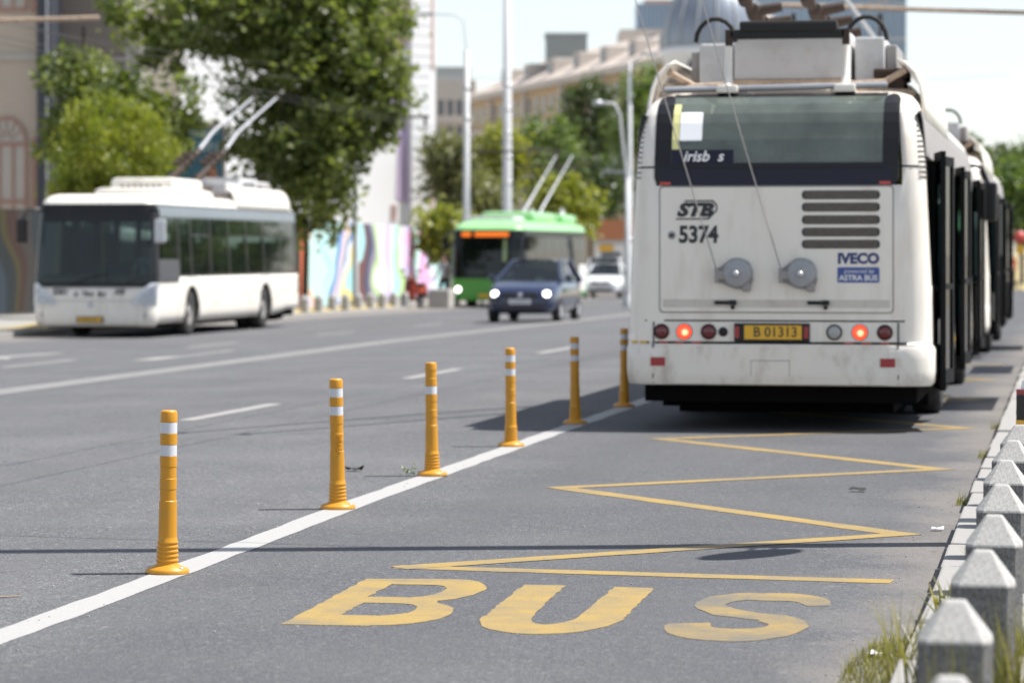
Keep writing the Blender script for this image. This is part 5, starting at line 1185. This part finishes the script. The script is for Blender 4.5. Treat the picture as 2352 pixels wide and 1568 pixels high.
for r_ in range(4):
    for k in range(8):
        a = R(-158+k*19.5); q = MB(); q.box(-.42, .42, -.05, .12, 1.6+r_*3.3, 3.6+r_*3.3, 0, Matrix.Rotation(a+R(90), 3, 'Z')); q.v = [(v[0]+3.7*math.cos(a), v[1]+3.7*math.sin(a), v[2]) for v in q.v]; q.build('window', 'pane_far', t)
    q = MB(); q.lathe([(3.7, 4.2+r_*3.3), (3.85, 4.25+r_*3.3), (3.85, 4.45+r_*3.3), (3.7, 4.5+r_*3.3)], 32, closed=False); q.build('string_course', 'stone_pale', t)
t = camframe('glass_tower', 'blue-grey glass office tower behind the bus roof gear', 'building', 21.8, 262); b = MB(); b.box(-2.5, 12.7, 0, 14, 0, 34); b.build('curtain_wall', 'glass_tower', t)
for k in range(20): q = MB(); q.box(-2.5+k*.8, -2.42+k*.8, -.1, 0, 0, 34); q.build('mullion', 'mullion', t)
for k in range(11): q = MB(); q.box(-2.52, 12.72, -.08, 0, 2+k*3, 2.35+k*3); q.build('spandrel', 'mullion', t)

# ------------------------------------------------------------------ painted hoarding
def mural_mat(name, stops, span, amp, freq, dim=1.):
    m, t, b = nodes(name); N, L = t.nodes, t.links
    tc = N.new('ShaderNodeTexCoord'); sx = N.new('ShaderNodeSeparateXYZ'); L.new(tc.outputs['Object'], sx.inputs[0])
    n = N.new('ShaderNodeTexNoise'); n.inputs['Scale'].default_value = freq; n.inputs['Detail'].default_value = 1; L.new(tc.outputs['Object'], n.inputs['Vector'])
    mp = N.new('ShaderNodeMapping'); mp.inputs['Scale'].default_value = (.35, 1, 1); L.new(tc.outputs['Object'], mp.inputs[0]); L.new(mp.outputs[0], n.inputs['Vector'])
    s = N.new('ShaderNodeMath'); s.operation = 'MULTIPLY_ADD'; L.new(n.outputs[0], s.inputs[0]); s.inputs[1].default_value = amp; L.new(sx.outputs[0], s.inputs[2])
    d = N.new('ShaderNodeMath'); d.operation = 'MULTIPLY_ADD'; d.inputs[1].default_value = 1/span; d.inputs[2].default_value = -amp*.5/span; L.new(s.outputs[0], d.inputs[0])
    r = N.new('ShaderNodeValToRGB'); r.color_ramp.interpolation = 'CONSTANT'; e = r.color_ramp.elements
    while len(e) > 1: e.remove(e[-1])
    e[0].position = stops[0][0]; e[0].color = (*stops[0][1], 1)
    for p, c in stops[1:]: k = e.new(p); k.color = (*[v*dim for v in c], 1)
    L.new(d.outputs[0], r.inputs[0]); L.new(r.outputs[0], b.inputs['Base Color']); b.inputs['Roughness'].default_value = .7
    MT[name] = m
mint, cyan, blue, lil, pink, peach, navy, lime, whi, brown, yel, gpur, red = (.52, .74, .70), (.36, .68, .70), (.09, .25, .48), (.62, .54, .74), (.74, .36, .60), (.78, .52, .36), (.04, .05, .10), (.42, .62, .26), (.74, .74, .78), (.14, .05, .045), (.76, .62, .10), (.24, .21, .28), (.62, .14, .06)
mural_mat('mural_pastel', [(0, red), (.012, lil), (.03, peach), (.045, mint), (.12, cyan), (.13, mint), (.155, blue), (.185, lil), (.21, peach), (.225, blue), (.24, whi), (.26, yel), (.27, cyan), (.31, brown), (.345, navy), (.385, gpur), (.415, lime), (.45, whi), (.475, lil), (.53, cyan), (.56, lime), (.59, lil), (.64, pink), (.66, mint), (.70, pink), (.78, lil), (.83, mint), (.87, cyan), (.93, pink), (.96, cyan)], 40.3, 8.0, .55)
mural_mat('mural_dark', [(0, (.05, .045, .04)), (.1, (.07, .05, .008)), (.2, (.01, .03, .016)), (.32, (.025, .05, .075)), (.36, (.02, .05, .05)), (.47, (.03, .06, .085)), (.53, (.01, .02, .025)), (.6, (.08, .06, .008)), (.63, (.06, .02, .01)), (.68, (.06, .05, .042)), (.75, (.018, .035, .05)), (.9, (.06, .05, .01))], 9., 7.5, .28, .42)
hp = [(-14.6, 72), (-6.94, 98), (-2.84, 138)]
for k, (lbl, m, z0) in enumerate((('dark painted hoarding behind the left trolleybus', 'mural_dark', -.25), ('pastel striped mural hoarding between the left trees and the green bus', 'mural_pastel', -.5))):
    a, c = Vector(cr(*hp[k])), Vector(cr(*hp[k+1])); d = c-a
    t = thing('hoarding', lbl, 'hoarding', (a.x, a.y, z0), math.atan2(d.y, d.x)); n = int(d.length/2.5)
    for j in range(n):
        q = MB(); q.box(d.length*j/n+.004, d.length*(j+1)/n-.004, 0, .06, .15, 3.05 if k else 2.85); q.build('panel', m, t)
    q = MB(); q.box(0, d.length, .06, .12, .0, .2).box(0, d.length, .06, .12, 2.4, 2.5); q.build('rail', 'box_dark', t)

# ------------------------------------------------------------------ masts, lamps, brackets, wires
def mast(label, x, y, h, r0, r1, arms=(), lamp=None, bands=(), group='street masts', cat='mast', name='mast'):
    t = thing(name, label, cat, (x, y, gz(x, y)-.02), 0, group)
    b = MB(); b.lathe([(r0*1.5, 0), (r0*1.5, .25), (r0*1.05, .35), (r0, .5), (r1, h), (0, h+.02)], 14); b.build('shaft', 'pole_grey', t)
    for z in bands: b = MB(); rr_ = r0+(r1-r0)*z/h; b.lathe([(rr_+.005, -.06), (rr_+.025, -.06), (rr_+.025, .06), (rr_+.005, .06)], 14, (0, 0, z), closed=False); b.build('band', 'steel', t)
    for (z, L_, ang, m) in arms:
        d = Vector((math.cos(ang), math.sin(ang), 0)); q = MB(); q.tube([d*.05+Vector((0, 0, z)), d*L_+Vector((0, 0, z+.03*L_))], .045, 8).tube([d*.05+Vector((0, 0, z+1.1)), d*L_*.75+Vector((0, 0, z+.02*L_))], .012, 6); ar = q.build('bracket_arm', m, t)
        for f in (.66, .95): q = MB(); p = d*L_*f+Vector((0, 0, z)); q.lathe([(.0, -.42), (.025, -.42), (.025, -.2), (.05, -.18), (.05, -.02), (.02, .02)], 8, tuple(p)); q.build('hanger', 'insulator', ar)
    if lamp:
        z, L_, ang = lamp; d = Vector((math.cos(ang), math.sin(ang), 0)); q = MB(); q.tube([Vector((0, 0, h-.1)), Vector((0, 0, z-.25))+d*.12, Vector((0, 0, z))+d*.5, Vector((0, 0, z+.05))+d*L_], .035, 8); la = q.build('lamp_arm', 'pole_grey', t)
        p = d*(L_+.25)+Vector((0, 0, z+.04)); q = MB(); q.box(-.33, .33, -.12, .12, -.06, .06, .05, Matrix.Rotation(ang, 3, 'Z')); q.v = [(v[0]+p.x, v[1]+p.y, v[2]+p.z) for v in q.v]; q.build('lamp_head', 'steel', la)
    return t
AX = YAW
def P2(X, D): return cr(X, D)
x, y = P2(-1.79, 118); mast('pale lamp mast standing behind the green bus, with two lamp arms', x, y, 9.9, .17, .11, [(5.85, 3.7, AX, 'rust')], (11.3, 1.4, AX+R(175)), (3.2, 7.2, 8.4))
x, y = P2(-.22, 138); mast('pale banded mast right of the lamp mast, behind the green bus', x, y, 16, .24, .17, [(5.9, 3.6, AX, 'rust')], None, (2.4, 3.3, 5.2, 6.4, 7.5, 8.6, 9.7))
x, y = P2(4.42, 112); mast('thin lamp post beside the left edge of the kerbside bus', x, y, 9.0, .11, .07, [(4.9, 1.0, AX+R(180), 'steel')], (9.3, .5, AX), (2.4, 4.6))
t_ = mast('curved grey lamp post leaning left of the kerbside bus', *P2(3.75, 97), 4.2, .10, .08, [], None, ())
q = MB(); q.tube([(0, 0, 4.1), (-.12, -.02, 5.0), (-.25, -.05, 6.3), (-.42, -.08, 6.62), (-.75, -.14, 6.65)], .05, 8); la = q.build('lamp_arm', 'pole_grey', t_); q = MB(); q.lathe([(.0, -.1), (.16, -.08), (.2, 0), (.12, .09), (0, .1)], 14, (-.95, -.18, 6.65)); q.build('lamp_head', 'steel', la)
x, y = P2(-14.0, 57.5); mast('catenary mast beyond the left edge, its bracket arm reaching in at top left', x, y, 8.5, .16, .11, [(6.0, 6.05, AX, 'rust_light')], None, (4,), group='masts carrying the trolley wires')
x, y = P2(10.6, 56); mast('catenary mast beyond the right edge, its bracket arm crossing the top right', x, y, 8.5, .16, .11, [(5.98, 5.6, AX+R(180), 'rust_light')], None, (4,), group='masts carrying the trolley wires')
x, y = P2(-4.9, 93.5); mast('mast hidden in the large tree, thin bracket arm before the white wall', x, y, 8.0, .1, .08, [(6.0, 2.3, AX, 'rust')], None, (4,), group='masts carrying the trolley wires')
x, y = P2(24.6, 185); mast('distant lamp post in the sky right of the kerbside bus', x, y, 13.5, .11, .08, [], (14.2, 1.3, AX+R(180)))
# mast at the kerb out of the frame: it throws the long shadow across the lane
t_ = mast('kerbside mast whose long shadow crosses the bus lane', 0.42, 15.44, 12.5, .11, .09, [], (12.8, 1.2, R(180)), (4.2,), group='masts carrying the trolley wires')
q = MB(); q.lathe([(.0, -.012), (.33, -.012), (.34, 0), (.33, .012), (0, .012)], 28, (0, 0, 0), 'X'); q.v = [(v[0]*.906+v[1]*.423-.02, v[1]*.906-v[0]*.423-.44, v[2]+3.62) for v in q.v]; sg = q.build('round_sign', 'decal_blue', t_)
q = MB(); q.tube([(0, 0, 3.7), (-.0, -.4, 3.7)], .015, 6).tube([(0, 0, 3.5), (0, -.4, 3.5)], .015, 6); q.build('sign_bracket', 'steel', t_)
# shop boards on the right pavement (out of the frame) whose shadows fall on the kerb
for k, yy in enumerate((29.75, 38.3, 46.9)):
    t = thing('street_board', ('first', 'second', 'third')[k]+' long board on two posts along the right pavement, shading the kerb', 'board', (.62, yy, .11), 0, 'boards along the right pavement')
    q = MB(); q.box(-.04, .04, -1.3, 1.3, 2.45, 3.25); q.build('panel', 'sign_teal', t)
    for s in (-1.1, 1.1): q = MB(); q.tube([(.07, s, 0), (.07, s, 3.2)], .03, 8); q.build('post', 'steel', t)
def wire(label, pts, r=.007, m='wire', n=6, sag=.0, name='trolley_wire'):
    b = MB(); P_ = []
    for a, c in zip(pts, pts[1:]):
        a, c = Vector(a), Vector(c); k = 12
        P_ += [a.lerp(c, i/k)-Vector((0, 0, sag*4*(i/k)*(1-i/k))) for i in range(k)]
    P_.append(Vector(pts[-1])); b.tube(P_, r, n); return tag(b.build(name, m), label, 'wire', 'overhead wires')
wire('left wire of the pair over the bus lane', [(-4.2, -8, 5.65), (-4.2, 55, 5.6), (-4.2, 110, 5.4), (-8, 160, 5.2)])
wire('right wire of the pair over the bus lane', [(-3.6, -8, 5.65), (-3.6, 55, 5.6), (-3.6, 110, 5.4), (-7.4, 160, 5.2)])
wire('left wire of the pair over the far carriageway', [(-18.5, 20, 5.2), (-18.5, 66.7, 5.12), (-18.4, 112, 5.0), (-22, 160, 5)])
wire('right wire of the pair over the far carriageway', [(-17.9, 20, 5.2), (-17.92, 66.7, 5.12), (-17.8, 112, 5.0), (-21.4, 160, 5)])
wire('left wire branching from the bus lane pair towards the kerb', [(-4.15, 22.6, 5.66), (-3.0, 26.0, 5.68), (-.75, 31.7, 5.8), (1.2, 36, 6.1)], .006)
wire('right wire branching from the bus lane pair towards the kerb', [(-3.6, 23.4, 5.66), (-2.1, 26.0, 5.68), (-.95, 28.2, 5.75), (1.2, 32, 6.0)], .006)
for k, (a, c, l) in enumerate((((.42, 15.44, 6.6), (-19.5, 17.3, 6.5), 'span wire crossing the street close to the camera'), (cr(-14, 57.5)+(7.6,), cr(10.6, 56)+(7.6,), 'span wire across the street near the kerbside bus'), (cr(-1.8, 118)+(8.4,), cr(20, 120)+(8.6,), 'span wire across the street by the lamp mast'), (cr(-14, 57.5)+(6.8,), cr(-4.9, 93.5)+(7.2,), 'wire running through the large tree'), (cr(-13.5, 60)+(7.2,), cr(-5, 75)+(5.8,), 'thin wire at top left below the bracket arm'))):
    wire(l, [a, c], .008, 'wire', 5, .35, 'span_wire')

# kiosk, sign and van far down the street
t = camframe('kiosk', 'small kiosk with orange sign left of the kerbside bus', 'kiosk', 5.9, 168, -.6); b = MB(); b.box(-1.2, 1.2, 0, 2, 0, 2.6); b.build('wall', 'wall_white', t)
b = MB(); b.box(-1.3, 1.3, -.3, 2.1, 2.6, 2.75); b.build('roof', 'block_grey', t); b = MB(); b.box(-1.1, 1.1, -.2, -.1, 2.75, 3.9); b.build('sign_board', 'print_orange', t); b = MB(); b.box(-.9, .2, -.06, 0, 1.0, 2.1); b.build('window', 'pane_far', t); b = MB(); b.box(-1.0, -.2, -.08, -.01, 2.15, 2.5); b.build('orange_panel', 'plate_yellow', t)
car('dark teal car parked by the kiosk', (*cr(5.6, 155), -.56), R(190), 'paint_teal', 'lens_grey', True)
t = camframe('road_sign', 'red and yellow sign on a pole before the right-hand trees', 'sign', 23.3, 137, -.35); b = MB(); b.tube([(0, 0, 0), (0, 0, 2.9)], .035, 8); b.build('post', 'steel', t)
b = MB(); b.lathe([(.0, -.02), (.3, -.02), (.3, .02), (0, .02)], 20, (0, -.06, 2.5), 'Y'); b.build('red_disc', 'red_mark', t); b = MB(); b.poly([(-.3, -.06, 1.95), (0, -.06, 1.65), (.3, -.06, 1.95), (0, -.06, 2.25)], .02, (0, 1, 0)); b.build('yellow_diamond', 'plate_yellow', t)
car('small silver car at the far right beyond the bank', (*cr(24.4, 150), -.1), R(100), 'paint_silver', 'lens_grey')
person('person in red top standing by the far right sign', (*cr(23.6, 141), -.3), R(20), 'cloth_red', 'cloth_dark', bare_legs=False)

# ------------------------------------------------------------------ grass and weeds at the kerb, litter
def blades(n, spread, hmin, hmax, rng, lean=.5, wd=.006, bend=.5, sx=1., sy=1.):
    vs, fs, ti = [], [], []
    for _ in range(n):
        a = rng.random()*math.tau; r_ = spread*math.sqrt(rng.random()); base = Vector((r_*math.cos(a)*sx, r_*math.sin(a)*sy, 0)); h = rng.uniform(hmin, hmax); an = rng.random()*math.tau; d = Vector((math.cos(an), math.sin(an), 0))*lean*rng.uniform(.1, 1); sd_ = Vector((-math.sin(an+rng.uniform(-1, 1)), math.cos(an), 0)).normalized(); w0 = wd*rng.uniform(.6, 1.3); k = len(vs); tv = rng.random()
        for i in range(5):
            f = i/4; p = base+d*h*(f*.6+bend*f*f)+Vector((0, 0, h*(f-.25*bend*f*f))); ww = w0*(1-f**1.5)*.5+.0002; vs += [p-sd_*ww, p+sd_*ww]
            if i: fs.append((k+2*i-2, k+2*i-1, k+2*i+1, k+2*i)); ti.append(min(1, tv*.8+.2*f))
    me = bpy.data.meshes.new('grass'); me.from_pydata([tuple(v) for v in vs], [], fs); at = me.attributes.new('tint', 'FLOAT', 'FACE'); at.data.foreach_set('value', ti); return me
gr = random.Random(5)
def tuft(label, x, y, z, *a, **k):
    o = link('grass_tuft', blades(*a, gr, **k), 'grass_blade'); o.location = (x, y, z); return tag(o, label, 'grass', 'grass tufts at the right kerb')
tuft('tall wispy grass tuft leaning over the gutter at bottom right', -.53, 10.0, .0, 46, .07, .22, .46, lean=.75, wd=.007)
tuft('tall grass at the foot of the grassy bollard, on the kerb', -.45, 9.3, .11, 34, .06, .15, .36, lean=.7, wd=.007)
tuft('dense tall yellow-green grass right of the grassy bollard', -.15, 8.75, .12, 80, .07, .22, .42, lean=.3, wd=.007)
tuft('thin grass in front of the grassy bollard', -.32, 7.75, .12, 26, .11, .28, .46, lean=.3, wd=.006)
tuft('leafy weed on the kerb beside the second bollard', -.43, 11.0, .11, 30, .05, .10, .22, lean=.9, wd=.016)
tuft('small weed at the fourth bollard base', -.40, 13.0, .11, 16, .03, .06, .12, lean=.8, wd=.010)
tuft('dry grass clump right of the second bollard', -.08, 10.2, .12, 110, .10, .08, .2, lean=.9, wd=.006)
me = blades(1500, .5, .02, .07, gr, lean=1.0, wd=.004, sx=.30, sy=1.9); o = link('gutter_grass', me, 'grass_blade'); o.location = (-.63, 10.4, .004); stuff(o); tag(o, 'low dry grass growing in the gutter at bottom right', 'grass')
me = blades(900, .35, .02, .08, gr, lean=1.0, wd=.004, sx=.5, sy=1.4); o = link('kerb_grass', me, 'grass_blade'); o.location = (-.10, 9.0, .12); stuff(o); tag(o, 'low grass between the pavement slabs by the near bollards', 'grass')
for k, (x, y, l, n) in enumerate(((-.60, 17.6, 'wisp of dry grass at the kerb by the zigzag point', 30), (-.60, 21.6, 'wisp of dry grass at the kerb further up', 26), (-.60, 25.2, 'wisp of dry grass at the kerb near the bus wheel', 22))):
    o = link('grass_tuft', blades(n+20, .14, .03, .10, gr, lean=1., wd=.006, sx=.4, sy=1.2), 'grass_blade'); o.location = (x, y, .004); tag(o, l, 'grass', 'grass tufts at the right kerb')
mat('litter', (.72, .72, .72), .6)
def scrap(label, x, y, s, m, seed, name='litter_scrap', cat='litter'):
    r_ = random.Random(seed); b = MB(); rows = [[(s*(i/3-.5)+r_.gauss(0, s*.08), s*.8*(j/3-.5)+r_.gauss(0, s*.08), abs(r_.gauss(.3, .3))*s*.4+.012) for i in range(4)] for j in range(4)]; b.grid(rows); o = b.build(name, m); o.location = (x, y, 0); tag(o, label, cat); md = o.modifiers.new('t', 'SOLIDIFY'); md.thickness = .002
for k, (x, y, s, l) in enumerate(((-.69, 15.9, .055, 'crumpled white litter by the kerb above the mast shadow'), (-.70, 10.9, .05, 'white scrap lying in the gutter grass'))): scrap(l, x, y, s, 'litter', k)
scrap('dark leaf lying on the lane left of the third delineator', -4.72, 19.5, .10, 'rubber', 9, 'dead_leaf', 'leaf'); scrap('dark flat leaf in the middle of the bus lane', -1.28, 18.4, .09, 'rubber', 12, 'dead_leaf', 'leaf')
rgp = random.Random(23); leaf_vs = MB()
o = link('leafy_twig', leaves_mesh('twig', [(0, 0, .02, .05, .035, .015)], 4, 5, .028, rgp, 'leaf_green', .05), 'leaf_green'); o.location = (-4.32, 19.35, .012); tag(o, 'small green twig lying beside the third delineator', 'twig')
b = MB(); b.tube([(0, 0, .008), (.12, .05, .012), (.26, .06, .008), (.36, .12, .01)], [.006, .005, .004, .002], 5); o = b.build('dry_twig', 'rust_light'); o.location = (-4.75, 12.0, 0); tag(o, 'thin dry twig on the asphalt at the left edge', 'twig')
# loose chippings on the asphalt
vs, fs = [], []
for _ in range(260):
    x = rgp.choice([rgp.gauss(-4.2, .35), rgp.uniform(-6, -.7), rgp.gauss(-.8, .12)]); y = rgp.uniform(9.5, 22); s = rgp.uniform(.002, .006); k = len(vs)
    vs += [(x+s*rgp.uniform(.6, 1)*dx, y+s*rgp.uniform(.6, 1)*dy, .004+(s if dz else 0)) for dz in (0, 1) for dx, dy in ((-1, -1), (1, -1), (1, 1), (-1, 1))]
    fs += [(k, k+1, k+2, k+3), (k+4, k+7, k+6, k+5)] + [(k+i, k+4+i, k+4+(i+1) % 4, k+(i+1) % 4) for i in range(4)]
me = bpy.data.meshes.new('chippings'); me.from_pydata(vs, [], fs); o = link('chippings', me, 'concrete'); stuff(o); tag(o, 'loose stone chippings scattered over the asphalt', 'gravel')
